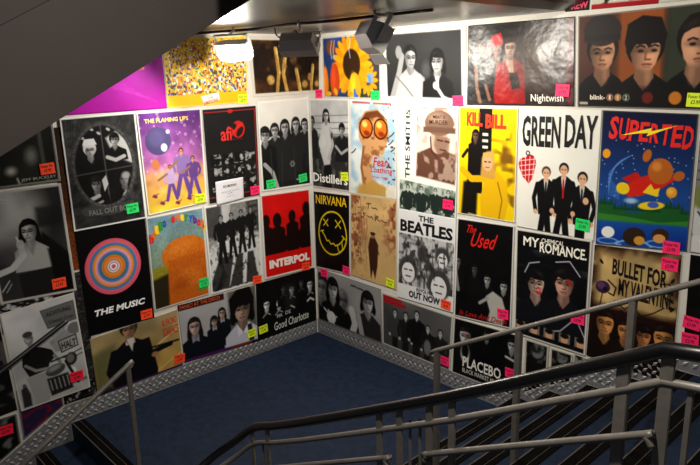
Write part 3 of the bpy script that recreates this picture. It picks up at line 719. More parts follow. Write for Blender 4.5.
# ---- left wall, third row
def a_rings(c):
    A = c.A; c.I[:] = (.025, .022, .025)
    for r_, h in ((.405, 0xd8556a), (.365, 0xe0606a), (.345, 0x4a7ab0), (.315, 0x3f6fa8), (.30, 0xe08030), (.275, 0xd8a040), (.262, 0xe59ab0), (.235, 0xd080a0), (.222, 0x3f78b0), (.195, 0x2f5f98), (.18, 0x4d8f5a), (.168, 0xd8702c), (.13, 0xe09040), (.105, 0xcc6a38), (.088, 0xe0d8d4), (.07, 0x9c7aa8), (.055, 0xe8e2de), (.03, 0xc2506a)):
        c.ell(.47, .60, r_, r_, hx(h))
p = Poster('music', 'band_poster', [(-2.615, 1.635), (-1.98, 1.635), (-1.985, .685), (-2.60, .68)], a_rings, 'black poster with a big target of concentric rainbow rings', .003, 120, group=GL)
p.text('THE MUSIC', (.10, 1.17, .86, 1.265), (.93, .93, .93), .035, shear=.25)
def a_orange(c):
    A = c.A; c.vgrad(0, .75, (.42, .55, .62), (.50, .58, .50)); c.grain(71, 4, .12)
    c.poly([(0, .85), (.4, .78), (1, .84), (1, A), (0, A)], (.55, .52, .14), 1, 3); c.poly([(0, 1.02), (.3, .96), (.42, 1.5), (0, 1.5)], (.16, .13, .07), 1, 4)
    # a big rounded orange mound of felt
    c.ell(.60, .68, .40, .27, (.80, .42, .11), -.08); c.poly([(.30, .76), (.98, .72), (1.02, A), (.26, A)], (.74, .36, .08), 1, 3)
    c.ell(.52, .58, .22, .10, (.90, .54, .20), -.2, .5, 8); c.ell(.72, 1.12, .22, .14, (.84, .46, .15), .5, .6, 7); c.ell(.5, 1.2, .16, .1, (.60, .26, .05), -.3, .6, 7)
    c.ell(.9, 1.36, .1, .05, (.35, .55, .25), soft=3); c.grain(72, 40, .12)
    c.border(.02, (.85, .85, .82))
p = Poster('rain', 'cartoon_poster', [(-1.972, 1.64), (-1.385, 1.65), (-1.385, .765), (-1.975, .745)], a_orange, 'blue sky poster with a big rounded orange shape and coloured arched lettering', .004, 90, group=GL)
for k, ch in enumerate('hello everybody'):
    if ch == ' ': continue
    a = math.radians(-58 + k * 8.3); x, y = .53 + .56 * math.sin(a), .66 - .56 * math.cos(a)
    p.text(ch, (x - .036, y - .06 - (.03 if ch in 'hlbd' else 0), x + .036, y + .055), hx([0xc8241c, 0xd86a14, 0xe8c020, 0x2f8a34, 0x1f4fa8, 0x5a2a8c][k % 6]), .06)
def a_walk(c):
    A = c.A; c.I[:] = g_(.66); c.grain(81, 20, .45)
    c.rect(0, 0, .30, .52, g_(.22), .9, 6); c.rect(.75, 0, 1.0, .55, g_(.18), .9, 6); c.rect(.34, .02, .72, .34, g_(.50), .8, 5); c.poly([(.3, 0), (.46, 0), (.40, .5), (.30, .5)], g_(.8), .8, 3)
    for k in range(5): c.rect(.8, .05 + k * .1, .95, .1 + k * .1, g_(.4), .7)
    pv = (.55, .35); g = c.mpoly([(0, .85), (.45, .45), (.75, .45), (1, .7), (1, A), (0, A)], 4); c.put(g, g_(.84), .9); c.thresh(82, 22, 16, .55, g_(.28), g, .85, 7)
    for x0, x1 in ((.25, -.02), (.40, .12), (.58, .38), (.78, .70)): c.poly([(x0 - .05, .86), (x0 + .06, .86), (x1 + .22, A * .97), (x1 - .03, A * .97)], g_(.10), .85, 2)
    for x, y, h, w_ in ((.27, .18, .78, 1.15), (.46, .17, .72, 1.0), (.64, .15, .70, 1.0), (.82, .13, .68, 1.0)):
        fig(c, x, y, h, g_(.09), g_(.08), g_(.55), g_(.05), w_, .08)
    c.border(.03, (.91, .90, .88))
Poster('walk', 'band_poster', [(-1.375, 1.65), (-.725, 1.655), (-.74, .75), (-1.365, .75)], a_walk, 'black and white photo poster of four people walking with long shadows', .004, 96, group=GL)
def a_red(c):
    A = c.A; c.I[:] = (.80, .06, .055); c.grain(91, 4, .08); d = (.09, .03, .03)
    for x, y, q in ((.08, .44, .09), (.30, .45, .10), (.60, .42, .085), (.90, .33, .095)):
        c.ell(x, y, q * .85, q * 1.2, d, soft=1.5); c.poly([(x - q * 1.5, y + q * 1.5), (x - q * .4, y + q * .9), (x + q * .4, y + q * .9), (x + q * 1.5, y + q * 1.5), (x + q * 1.4, 1.02), (x - q * 1.4, 1.02)], d, 1, 1.5)
    c.poly([(0, .7), (.45, .72), (.75, .66), (1, .62), (1, .96), (0, .98)], d, 1, 3)
    c.rect(-.1, .99, 1.1, A + .1, (.82, .06, .055)); c.border(.03, (.88, .86, .84))
p = Poster('inter', 'band_poster', [(-.712, 1.675), (-.045, 1.655), (-.042, .74), (-.71, .755)], a_red, 'bright red poster with four black silhouettes', .006, 90, group=GL)
p.text('INTERPOL', (.10, 1.08, .93, 1.22), (.90, .86, .84), .06)
# ---- left wall, bottom row
def a_gunman(c):
    A = c.A; c.vgrad(0, A, (.60, .53, .38), (.70, .55, .26)); c.grain(101, 5, .25)
    c.line([(.55, .40), (1, .2)], .012, (.86, .78, .52)); c.line([(.5, .7), (1, .5)], .01, (.86, .78, .52)); c.poly([(0, .2), (.25, .15), (.2, .7), (0, .72)], (.35, .36, .22), .8, 6)
    bust(c, .42, .03, .10, (.62, .46, .34), DKH, (.055, .055, .07), 1.9, low=12, face=1, collar=(.75, .72, .66), cut=1.0)
    c.poly([(.20, .22), (.64, .20), (.70, .60), (.66, .75), (.22, .75), (.12, .45)], (.05, .05, .07)); c.poly([(.38, .14), (.47, .14), (.43, .30)], (.78, .75, .70))
    c.line([(.30, .43), (.88, .36)], .055, (.05, .05, .055)); c.line([(.60, .33), (.98, .35)], .02, (.05, .05, .05)); c.line([(.5, .42), (.52, .52)], .035, (.04, .04, .04))
    c.ell(.37, .45, .05, .035, (.62, .46, .32)); c.ell(.68, .42, .04, .03, (.60, .44, .30))
    c.rect(-.1, A - .02, 1.1, A + .1, (.25, .08, .30)); c.rect(-.1, A - .06, .18, A, (.10, .08, .08), .8, 3)
p = Poster('scar', 'film_poster', [(-2.60, .655), (-1.75, .70), (-1.74, .12), (-2.59, .10)], a_gunman, 'sandy poster of a man in black suit holding a long gun', .002, 96, group=GL)
p.text('AL PACINO', (.80, .06, .98, .14), (.78, .13, .10), .01); p.text('SCARFACE', (.80, .16, .99, .26), (.78, .13, .10), .01)
def a_schoolband(c):
    A = c.A; c.I[:] = (.66, .65, .66); c.grain(111, 4, .08); c.rect(.62, 0, 1, A, (.36, .36, .33), 1, 4)
    c.rect(-.1, .0, .57, .075, (.22, .06, .07)); sk = (.74, .64, .60)
    for x, y, q in ((.53, .23, .05), (.42, .30, .05)): bust(c, x, y, q, sk, DKH, (.06, .07, .09), 2.0, .5, .5, 1, .6, low=8, collar=(.66, .68, .74))
    bust(c, .17, .30, .085, sk, DKH, (.06, .07, .10), 2.0, .7, .5, 1, .6, low=6, collar=(.5, .54, .62))
    bust(c, .80, .24, .145, (.66, .55, .49), (.05, .045, .045), (.74, .74, .80), 1.7, .15, .45, 1, .5, low=6, collar=(.84, .84, .88)); c.poly([(.64, .26), (.63, .10), (.74, .0), (.92, .0), (.97, .14), (.96, .32), (.92, .20), (.84, .22), (.78, .16), (.72, .24), (.68, .34)], (.05, .045, .045), 1, 1.5); c.poly([(.70, .46), (.79, .52), (.84, .66), (.66, .66)], (.70, .70, .76), .0)
    c.poly([(.86, .45), (.92, .45), (.95, .66), (.88, .66)], (.12, .12, .16)); c.rect(.0, A - .035, .6, A, (.28, .10, .34)); c.rect(.6, A - .035, 1, A, (.10, .07, .06)); c.line([(.62, A - .02), (.9, A - .02)], .018, (.62, .16, .08))
p = Poster('panic', 'band_poster', [(-1.742, .74), (-.84, .73), (-.845, .09), (-1.72, .135)], a_schoolband, 'poster of young dark-haired people in school shirts and blazers under a maroon title bar', .004, 104, group=GL)
p.text('PANIC! AT THE DISCO', (.02, .015, .52, .058), (.76, .34, .16), .01)
def a_blackgroup(c):
    A = c.A; c.I[:] = g_(.045); c.grain(121, 8, .5)
    for x, y, q, v in ((.90, .22, .062, .85), (.58, .20, .058, .80), (.16, .32, .062, .92), (.36, .34, .062, .92), (.44, .16, .05, .3), (.75, .15, .05, .35)):
        bust(c, x, y, q, g_(v), g_(.04), g_(.05), 1.9, 0, .3, 1, .5, low=5); c.line([(x - q, y + q * 2.6), (x - q * .3, y + q * 2.0)], .012, g_(v * .8)); c.line([(x + q * .9, y + q * 2.4), (x + q * .3, y + q * 2.0)], .012, g_(v * .8))
    c.rect(.46, .12, .64, .5, g_(.24), .35, 8); c.line([(.85, .45), (.90, .42), (.96, .46)], .03, g_(.75)); c.line([(.62, .48), (.56, .44)], .02, g_(.7))
    c.border(.012, g_(.10))
p = Poster('charl', 'band_poster', [(-.83, .735), (-.018, .735), (-.02, .10), (-.85, .09)], a_blackgroup, 'black landscape poster of pale faces and gothic lettering beside the corner at baseboard level', .004, 100, group=GL)
p.text('Good Charlotte', (.27, .585, .86, .70), (.78, .77, .74), .01, arc=.03); p.text('MA', (.32, .50, .41, .55), (.7, .7, .7), .01); p.text('DE', (.46, .49, .55, .54), (.7, .7, .7), .01)

# ---- far left posters beside the steps going down
def a_darkman(c):
    A = c.A; c.I[:] = (.10, .105, .09); c.grain(131, 3, .5); c.line([(.80, .3), (.82, .95), (.86, 1.4)], .05, (.36, .36, .34), .6); c.line([(.48, 1.1), (.56, 1.42)], .025, (.75, .73, .70), .8); c.ell(.68, .86, .07, .09, (.42, .42, .40), soft=5); c.ell(.42, 1.0, .06, .05, (.66, .64, .62), soft=4)
    c.border(.028, (.50, .50, .48))
p = Poster('buck', 'band_poster', [(-3.30, 2.72), (-2.675, 2.95), (-2.668, 2.065), (-3.29, 2.065)], a_darkman, 'murky dark green photo poster half hidden by the sloping soffit', .002, 70, group=GL)
p.text('JEFF BUCKLEY', (.52, p.A - .085, .95, p.A - .045), (.66, .66, .62))
def a_edge(c): c.vgrad(0, c.A, (.12, .07, .04), (.45, .22, .08)); c.grain(135, 20, .8)
Poster('edge', 'poster', [(-2.70, 2.50), (-2.60, 2.50), (-2.60, 1.30), (-2.68, 1.30)], a_edge, 'narrow dark strip of poster showing between the oval portraits and its left neighbours', .001, 24, group=GL)
Poster('edge2', 'poster', [(-2.68, 1.28), (-2.585, 1.28), (-2.585, .14), (-2.66, .14)], lambda c: (c.I.__setitem__(slice(None), (.13, .125, .12)), c.thresh(137, 6, 9, .55, g_(.34), None, .7, 5)), 'narrow black and white strip of poster left of the rainbow ring target', .001, 24, group=GL)
def a_smoker(c):
    A = c.A; c.I[:] = g_(.16); c.ell(.28, .30, .42, .55, g_(.62), soft=26); c.poly([(.2, 0), (.34, 0), (.5, .5), (.1, .6)], g_(.75), .4, 8); c.grain(141, 3, .3); c.rect(.62, .28, .95, .55, g_(.12), .8, 5)
    c.poly([(.66, .62), (.86, .84), (1, 1.0), (1, 1.5), (.66, 1.5), (.62, .9)], g_(.03), 1, 3)
    bust(c, .50, .58, .125, g_(.80), g_(.035), g_(.60), 1.75, .7, .1, 1, .45, low=4.4, turn=-.22, cut=1.2)
    c.poly([(.28, 1.16), (.74, 1.12), (.78, 1.5), (.30, 1.5)], g_(.10), 1, 2); c.poly([(.70, .86), (.86, .96), (.94, 1.4), (.74, 1.45)], g_(.03), 1, 3)
    c.line([(.0, 1.12), (.22, 1.06), (.38, .90), (.36, .76)], .085, g_(.70)); c.ell(.365, .74, .05, .06, g_(.76)); c.line([(.345, .70), (.33, .64)], .018, g_(.95))
    c.line([(.05, 1.36), (.16, 1.22)], .012, g_(.8)); c.line([(.10, 1.38), (.18, 1.27)], .01, g_(.7)); c.line([(.18, .10), (.3, .13)], .01, g_(.8)); c.line([(.22, .16), (.32, .17)], .01, g_(.75))
    c.border(.035, (.72, .71, .69))
Poster('woman', 'film_poster', [(-3.27, 2.045), (-2.672, 2.05), (-2.655, 1.12), (-3.25, 1.15)], a_smoker, 'grey photo poster of a dark-haired woman holding up one hand', .004, 96, group=GL)
Poster('scrap', 'poster', [(-3.27, 1.17), (-2.69, 1.165), (-2.68, .9), (-3.27, .9)], lambda c: (c.I.__setitem__(slice(None), g_(.10)), c.thresh(151, 16, 30, .58, g_(.72)), c.line([(.70, .06), (.78, .02), (.80, .07), (.9, .0)], .03, (.66, .05, .08))), 'strip of black poster with white scribbles and red marks above the motorcycle scene', .001, 50, group=GL)
def a_bike(c):
    A = c.A; c.vgrad(0, A, g_(.82), g_(.66)); c.grain(161, 4, .12)
    c.poly([(.50, .12), (.98, .10), (.98, .40), (.56, .42)], g_(.34)); c.poly([(.52, .14), (.96, .12), (.96, .38), (.58, .40)], g_(.40)); c.ell(.92, .52, .10, .09, g_(.42), soft=2); c.poly([(.55, .62), (.78, .47), (.88, .62), (.86, .80), (.6, .8)], g_(.48), .7, 4)
    c.poly([(.66, .64), (.93, .61), (.94, .80), (.68, .84)], g_(.18)); c.poly([(.675, .655), (.915, .63), (.925, .785), (.695, .82)], g_(.62))
    c.line([(.7, .92), (.98, .86)], .02, g_(.3)); c.line([(.74, .98), (.97, .93)], .02, g_(.35))
    # rider
    c.poly([(.16, .70), (.30, .60), (.44, .66), (.56, .74), (.60, .86), (.50, .92), (.46, 1.02), (.20, 1.04), (.14, .86)], g_(.10)); c.ell(.29, .48, .062, .085, g_(.50)); c.ell(.275, .47, .035, .06, g_(.66)); c.ell(.285, .41, .066, .045, g_(.24)); c.line([(.27, .47), (.33, .47)], .014, g_(.2)); c.poly([(.26, .55), (.33, .55), (.34, .64), (.26, .63)], g_(.5)); c.line([(.18, .86), (.30, .98), (.46, 1.0)], .045, g_(.55)); c.line([(.58, .84), (.64, .96)], .05, g_(.5))
    c.poly([(.16, 1.05), (.46, 1.04), (.48, 1.18), (.40, 1.50), (.22, 1.50), (.2, 1.3)], g_(.60), 1, 2)
    # motorcycle
    c.ell(.56, 1.06, .14, .085, g_(.26), -.15); c.ell(.55, 1.03, .10, .04, g_(.62), -.2, .8, 3); c.ell(.80, .97, .085, .10, g_(.16), .2); c.ell(.79, .96, .055, .07, g_(.42), .2, 1, 2); c.line([(.52, .92), (.74, .90)], .025, g_(.15)); c.ell(.80, 1.16, .045, .06, g_(.85)); c.line([(.72, .98), (.84, 1.36)], .04, g_(.12)); c.poly([(.42, 1.16), (.72, 1.16), (.76, 1.42), (.44, 1.44)], g_(.13), 1, 2)
    for k in range(5): c.line([(.46 + .06 * k, 1.2), (.47 + .06 * k, 1.36)], .018, g_(.55))
    c.poly([(.06, 1.2), (.13, 1.14), (.17, 1.3), (.16, 1.48), (.05, 1.48)], g_(.16), 1, 2); c.ell(.11, 1.15, .025, .03, g_(.3)); c.rect(.74, 1.32, .98, 1.36, g_(.2), .7, 3)
    c.border(.022, (.80, .79, .76))
p = Poster('bike', 'film_poster', [(-3.27, 1.075), (-2.685, 1.11), (-2.645, .215), (-3.225, .205)], a_bike, 'grey photo poster of a man on a motorcycle beside road signs', .006, 104, group=GL)
p.text('ACHTUNG', (.57, .17, .92, .235), g_(.10), .01); p.text('Schweizer Grenze', (.59, .29, .95, .355), g_(.14)); p.text('HALT', (.70, .675, .91, .785), g_(.12), .02)
Poster('dark1', 'poster', [(-3.95, 1.14), (-3.285, 1.10), (-3.25, .23), (-3.92, .2)], lambda c: (c.I.__setitem__(slice(None), g_(.07)), c.thresh(171, 6, 9, .6, g_(.3))), 'nearly black poster left of the motorcycle scene', .001, 40, group=GL)
Poster('dark2', 'poster', [(-2.885, .42), (-2.60, .42), (-2.60, .125), (-2.88, .13)], lambda c: (c.I.__setitem__(slice(None), g_(.06)), c.thresh(172, 10, 9, .62, g_(.5)), c.rect(.55, .0, 1, .25, g_(.42), .8, 5)), 'black poster with grey scraps low beneath the motorcycle scene', .001, 40, group=GL)
Poster('dark3', 'poster', [(-3.24, .40), (-2.89, .40), (-2.885, .13), (-3.24, -.055)], lambda c: (c.I.__setitem__(slice(None), (.16, .12, .24)), c.thresh(173, 9, 9, .55, (.36, .10, .16)), c.border(.03, g_(.5))), 'small dark violet poster with red writing just above the sloping tread plate', .002, 40, group=GL)
Poster('lowp', 'poster', [(-3.9, .21), (-3.26, .205), (-3.26, -.07), (-3.9, -.42)], lambda c: (c.I.__setitem__(slice(None), g_(.05)), c.thresh(174, 7, 9, .62, g_(.4)), c.border(.02, g_(.55))), 'black poster with a red price sticker at the lower left beside the steps', .002, 40, group=GL)

# ---- right wall, top row
def a_sun(c):
    A = c.A; c.vgrad(0, A, (.14, .26, .52), (.10, .20, .38)); c.grain(201, 4, .25)
    c.thresh(202, 7, 8, .52, (.16, .24, .10), np.clip((c.Y - A * .58) * 8, 0, 1), 1, 6); c.poly([(.7, .25), (1, .2), (1, .8), (.74, .75)], (.26, .22, .22), .9, 5)
    for k in range(22):
        a = k / 22 * 6.283; c.ell(.52 + .23 * math.cos(a), .34 + .25 * math.sin(a), .115, .042, (.93, .66 - .1 * (k % 2), .07), a)
    c.ell(.52, .34, .15, .18, (.20, .12, .06), soft=2)
    for k in range(12):
        a = k / 12 * 6.283; c.ell(.80 + .10 * math.cos(a), .52 + .12 * math.sin(a), .06, .026, (.90, .60, .06), a)
    c.ell(.16, .13, .085, .09, (.50, .26, .12), soft=3)
    # tall flower heads and pods instead of figures
    for x, y, rx, ry, cl in ((.57, .62, .10, .19, (.88, .66, .12)), (.22, .52, .085, .20, (.76, .26, .10)), (.04, .55, .06, .20, (.88, .46, .10))):
        c.ell(x, y, rx, ry, cl); c.ell(x - rx * .3, y - ry * .2, rx * .4, ry * .6, np.minimum(1, np.array(cl) * 1.25), soft=5); c.line([(x, y + ry), (x + .01, A)], .03, (.20, .34, .10))
    c.rect(.55, .62, .63, .72, (.22, .42, .78)); c.rect(.78, .44, .88, .55, (.40, .62, .86), .8)
    for x in (.17, .22, .50): c.line([(x, .26), (x - .02, .16), (x + .01, .05)], .018, (.72, .76, .86), .7)
    for k in range(7): c.ell(.1 + .13 * k, A - .05 - .03 * (k % 3), .05, .03, (.86, .62, .12), k)
    c.border(.018, (.82, .8, .76))
Poster('sun', 'art_print', [(.245, 3.235), (1.075, 3.235), (1.075, 2.62), (.245, 2.63)], a_sun, 'blue print of big yellow sunflowers behind the flapped floodlight', .002, 104, group=GR)
def a_two(c):
    A = c.A; c.I[:] = g_(.15); c.vgrad(0, A, g_(.20), g_(.12)); c.grain(211, 3, .2)
    bust(c, .36, .25, .085, g_(.74), g_(.12), g_(.66), 2.0, 0, .05, -1, .5, low=5, turn=.15); c.poly([(.12, .60), (.22, .42), (.48, .40), (.55, .62), (.5, .68), (.12, .68)], g_(.70), 1, 2); c.line([(.12, .62), (.22, .38), (.26, .24), (.22, .20)], .06, g_(.60)); c.ell(.22, .20, .04, .06, g_(.55)); c.line([(.18, .42), (.30, .52), (.4, .62)], .012, g_(.4))
    bust(c, .68, .29, .085, g_(.80), g_(.06), g_(.09), 2.0, .2, .45, 1, .6, low=5, turn=-.15); c.poly([(.655, .42), (.70, .42), (.68, .54)], g_(.92)); c.line([(.66, .50), (.74, .60), (.84, .64)], .035, g_(.80)); c.ell(.66, .50, .035, .035, g_(.85)); c.ell(.55, .36, .05, .07, g_(.28), soft=4)
    d = np.minimum(np.minimum(c.X - .06, .945 - c.X), np.minimum(c.Y - .035, A - .055 - c.Y)); c.put(np.clip(.5 - d / (2 * c.px), 0, 1), (.86, .84, .79))
Poster('lib', 'band_poster', [(1.085, 3.24), (2.06, 3.235), (2.085, 2.585), (1.11, 2.60)], a_two, 'black and white photo of two young men with a wide white border', .002, 100, group=GR)
def a_redlady(c):
    A = c.A; c.I[:] = (.055, .045, .045); c.thresh(221, 5, 6, .5, (.17, .13, .11), a=.8, k=5); c.rect(.55, -.1, 1.1, A + .1, (.20, .05, .05), .35, 40); c.rect(.94, -.1, 1.1, A, (.42, .05, .06), .9, 3)
    bust(c, .14, .15, .05, (.45, .32, .25), DKH, (.05, .045, .05), 1.8, low=9); bust(c, .235, .18, .05, (.55, .42, .35), (.2, .15, .12), (.05, .04, .05), 1.8, low=9)
    bust(c, .305, .22, .056, (.55, .36, .28), DKH, (.10, .04, .04), 1.7, .5, 0, low=9); c.poly([(.245, .19), (.245, .10), (.34, .075), (.37, .17)], (.72, .10, .10))
    c.line([(.08, .30), (.10, .52), (.14, .66)], .035, (.52, .38, .30)); c.line([(.19, .5), (.23, .62)], .03, (.50, .36, .28))
    bust(c, .43, .20, .068, (.84, .70, .62), (.10, .05, .05), (.60, .04, .05), 2.0, 1.3, .2, 1, .75, low=9); c.poly([(.33, .36), (.41, .32), (.52, .38), (.55, .52), (.52, A), (.28, A), (.29, .5)], (.62, .035, .045), 1, 2); c.poly([(.42, .40), (.50, .40), (.53, .52), (.45, .54)], (.05, .03, .03)); c.poly([(.39, .30), (.46, .30), (.47, .40), (.42, .40)], (.82, .68, .60)); c.line([(.31, .38), (.29, .6), (.37, .66)], .035, (.60, .04, .05))
    c.ell(.68, .30, .20, .20, (.34, .28, .24), soft=40)
    c.border(.014, (.16, .14, .13))
p = Poster('night', 'band_poster', [(2.085, 3.225), (3.02, 3.225), (3.055, 2.595), (2.09, 2.59)], a_redlady, 'crumpled glossy dark poster of a pale woman in red with three men', .002, 110, m=GLOSS, group=GR, wav=.006)
p.text('Nightwish', (.63, .575, .915, .65), (.90, .88, .84), .012)
def a_three(c):
    A = c.A; c.I[:] = (.09, .065, .055); c.rect(-.1, -.1, .33, .62, (.30, .17, .13), 1, 8); c.rect(.33, -.1, .70, .62, (.58, .30, .13), 1, 8); c.rect(.70, -.1, 1.1, .62, (.20, .22, .17), 1, 8); c.grain(231, 4, .15)
    d = (.05, .045, .045)
    bust(c, .21, .30, .135, (.74, .53, .40), (.10, .09, .085), d, 1.5, 0, .1, -1, .5, low=6); c.ell(.205, .13, .155, .125, (.17, .15, .14)); c.rect(.055, .165, .355, .215, (.14, .12, .12), 1, 2)
    bust(c, .55, .30, .150, (.82, .58, .44), (.07, .05, .045), d, 1.6, 0, .5, -1, .5, low=6, turn=.12); c.poly([(.39, .24), (.41, .10), (.52, .045), (.66, .07), (.71, .20), (.69, .30), (.62, .22), (.58, .29), (.52, .22), (.47, .27), (.42, .34)], (.07, .05, .045))
    bust(c, .93, .27, .155, (.80, .58, .45), (.09, .065, .05), d, 1.6, 0, .05, 1, .6, low=6, turn=.1)
    c.vgrad(.58, .63, (.06, .05, .05), (.075, .055, .05), np.clip((c.Y - .56) * 14, 0, 1) * .95)
    for x, q, o, i_ in ((.285, .028, (.75, .66, .6), (.55, .14, .12)), (.352, .028, (.75, .66, .5), (.72, .44, .12)), (.42, .028, (.6, .66, .6), (.16, .22, .19)), (.59, .045, (.36, .10, .09), (.40, .12, .11)), (.80, .048, (.74, .42, .10), (.76, .46, .14))):
        c.ell(x, A - .085, q, q, o); c.ell(x, A - .085, q * .82, q * .82, i_)
    c.line([(.03, A - .035), (.085, A - .035)], .022, (.7, .66, .6)); c.thresh(233, 60, 60, .5, (.42, .14, .13), c.mell(.59, A - .085, .03, .025))
    c.border(.010, (.55, .53, .5))
p = Poster('blink', 'band_poster', [(3.045, 3.225), (3.93, 3.245), (3.93, 2.585), (3.08, 2.59)], a_three, 'large dark poster of three close-up male faces on coloured panels', .002, 130, group=GR)
p.text('blink-', (.115, p.A - .105, .245, p.A - .065), (.88, .84, .76), .02)
for t, x in (('1', .285), ('8', .352), ('2', .42)): p.text(t, (x - .008, p.A - .102, x + .008, p.A - .068), (.86, .8, .7), .01)
def a_white(c): c.I[:] = (.80, .79, .75); c.line([(.1, .12), (.3, .06), (.5, .14)], .01, g_(.3))
def top_art(bg, fg, seed):
    def f(c): c.I[:] = bg; c.thresh(seed, 5, 5, .52, fg, None, 1, 10); c.thresh(seed + 1, 9, 9, .66, (.06, .05, .05), None, .9, 10); c.rect(-.1, c.A - .07, 1.1, c.A + .1, (.62, .05, .07)) if seed == 241 else None
    return f
p = Poster('top1', 'poster', [(2.88, 3.95), (3.115, 3.95), (3.125, 3.262), (2.94, 3.262)], top_art((.06, .05, .06), (.10, .05, .07), 245), 'corner of a black poster with pink letters at the ceiling edge', .002, 40, group=GR)
p.text('REW', (.28, p.A - .30, .95, p.A - .06), (.80, .10, .30), .03)
Poster('top2', 'poster', [(3.14, 4.15), (3.59, 4.15), (3.60, 3.262), (3.14, 3.262)], top_art((.80, .78, .72), (.66, .08, .09), 241), 'bottom of a white and red poster above the three close-up faces', .002, 60, group=GR)
p = Poster('top3', 'poster', [(3.61, 4.10), (4.15, 4.10), (4.15, 3.268), (3.61, 3.262)], a_white, 'bottom of a white poster with black handwriting at the top right', .002, 20, group=GR)
p.text('Pic.', (.10, p.A - .16, .24, p.A - .05), g_(.08), .01, shear=.3); p.text('from', (.48, p.A - .13, .68, p.A - .06), g_(.08), .01, shear=.3)

# ---- right wall, second row
def a_tattoo(c):
    A = c.A; c.I[:] = g_(.70); c.grain(301, 5, .12)
    for y in (.3, .42, .52, .62): c.line([(0, y), (1, y - .04)], .022, g_(.45), .7)
    c.poly([(0, .66), (1, .62), (1, A), (0, A)], g_(.16), 1, 6); c.thresh(302, 12, 12, .55, g_(.34), np.clip((c.Y - .7) * 8, 0, 1), .8)
    bust(c, .04, .40, .08, g_(.55), g_(.08), g_(.12), 1.8, 0, .3, low=8)
    bust(c, .82, .50, .08, g_(.62), g_(.07), g_(.10), 2.0, 0, .3, low=7); c.line([(.66, .80), (.80, .92), (.95, .84)], .05, g_(.62))
    bust(c, .42, .28, .085, g_(.74), g_(.05), g_(.74), 1.5, .5, .5, -1, .6, low=6); c.poly([(.30, .48), (.50, .46), (.55, .74), (.50, 1.15), (.36, 1.2), (.24, .9), (.26, .6)], g_(.76), 1, 2); c.ell(.30, .74, .09, .13, g_(.80), .3, 1, 2); c.line([(.52, .5), (.58, .78), (.46, 1.02)], .065, g_(.68)); c.ell(.56, .62, .03, .06, g_(.25), soft=2); c.poly([(.34, 1.15), (.53, 1.12), (.54, A), (.32, A)], g_(.08), 1, 2)
    c.border(.02, (.90, .89, .87))
p = Poster('dist', 'band_poster', [(.015, 2.615), (.625, 2.62), (.612, 1.675), (.012, 1.665)], a_tattoo, 'black and white poster of a tattooed woman with white gothic lettering, right of the corner', .003, 90, group=GR)
p.text('Distillers', (.03, 1.30, .95, 1.46), (.90, .90, .88), .02)
def a_trip(c):
    A = c.A; c.I[:] = (.62, .74, .82); c.thresh(311, 4, 6, .45, (.88, .90, .88), None, .9, 4); c.thresh(312, 7, 5, .62, (.80, .66, .46), None, .7, 5)
    # swirling amber shape: plain abstract colours
    c.poly([(.18, .34), (.34, .16), (.60, .12), (.82, .26), (.86, .52), (.74, .80), (.52, .84), (.44, 1.0), (.50, 1.2), (.74, 1.34), (.62, 1.5), (.28, 1.5), (.24, 1.1), (.30, .74), (.20, .58)], (.78, .58, .38), 1, 2)
    c.poly([(.20, .36), (.36, .18), (.62, .14), (.82, .28), (.60, .24), (.36, .30)], (.42, .22, .10), 1, 2)
    c.thresh(313, 10, 14, .58, (.50, .28, .14), c.mpoly([(.2, .3), (.8, .2), (.8, .8), (.5, .9), (.7, 1.3), (.3, 1.4)], 8), .75, 6); c.thresh(314, 6, 5, .6, (.95, .95, .92), np.clip((.32 - c.Y) * 8, 0, 1), .9, 6); c.thresh(315, 20, 22, .68, (.12, .09, .09), np.clip((c.X - .72) * 8, 0, 1), .8, 8)
    for x in (.36, .68): c.ell(x, .42, .155, .165, (.30, .12, .05), .1); c.ell(x, .42, .125, .135, (.82, .42, .10), .1); c.ell(x - .03, .36, .06, .05, (.98, .80, .40), .3, 1, 3); c.ell(x + .02, .50, .07, .04, (.55, .18, .06), .2, 1, 3)
    c.line([(.30, .74), (.25, 1.05), (.32, 1.3)], .05, (.58, .36, .20)); c.line([(.55, .88), (.48, 1.02)], .02, (.9, .72, .5)); c.poly([(.2, 1.34), (.5, 1.24), (.94, 1.36), (.96, 1.56), (.1, 1.56)], (.72, .56, .26), .9, 4)
    for x, y in ((.92, .5), (.9, .62), (.95, .72), (.08, .8)): c.line([(x - .05, y + .03), (x, y), (x + .04, y - .04)], .02, (.18, .15, .16))
    c.ell(.9, 1.4, .12, .14, (.86, .84, .78), .2, .9, 2); c.rect(.05, .02, .45, .05, (.70, .20, .14), .7); c.rect(.52, .02, .9, .05, (.70, .20, .14), .7)
    c.border(.012, (.9, .9, .88))
p = Poster('fear', 'film_poster', [(.648, 2.615), (1.268, 2.60), (1.268, 1.68), (.628, 1.665)], a_trip, 'pale blue swirling poster with two big round amber shapes and red scrawl', .004, 100, group=GR)
p.text('Fear', (.52, .86, .82, 1.0), (.76, .12, .10), .02, shear=.15); p.text('and', (.80, .94, .88, .98), (.76, .12, .10)); p.text('Loathing', (.46, 1.01, .92, 1.13), (.76, .12, .10), .015, shear=.1); p.text('in Las Vegas', (.50, 1.15, .84, 1.195), (.76, .16, .12), .01)
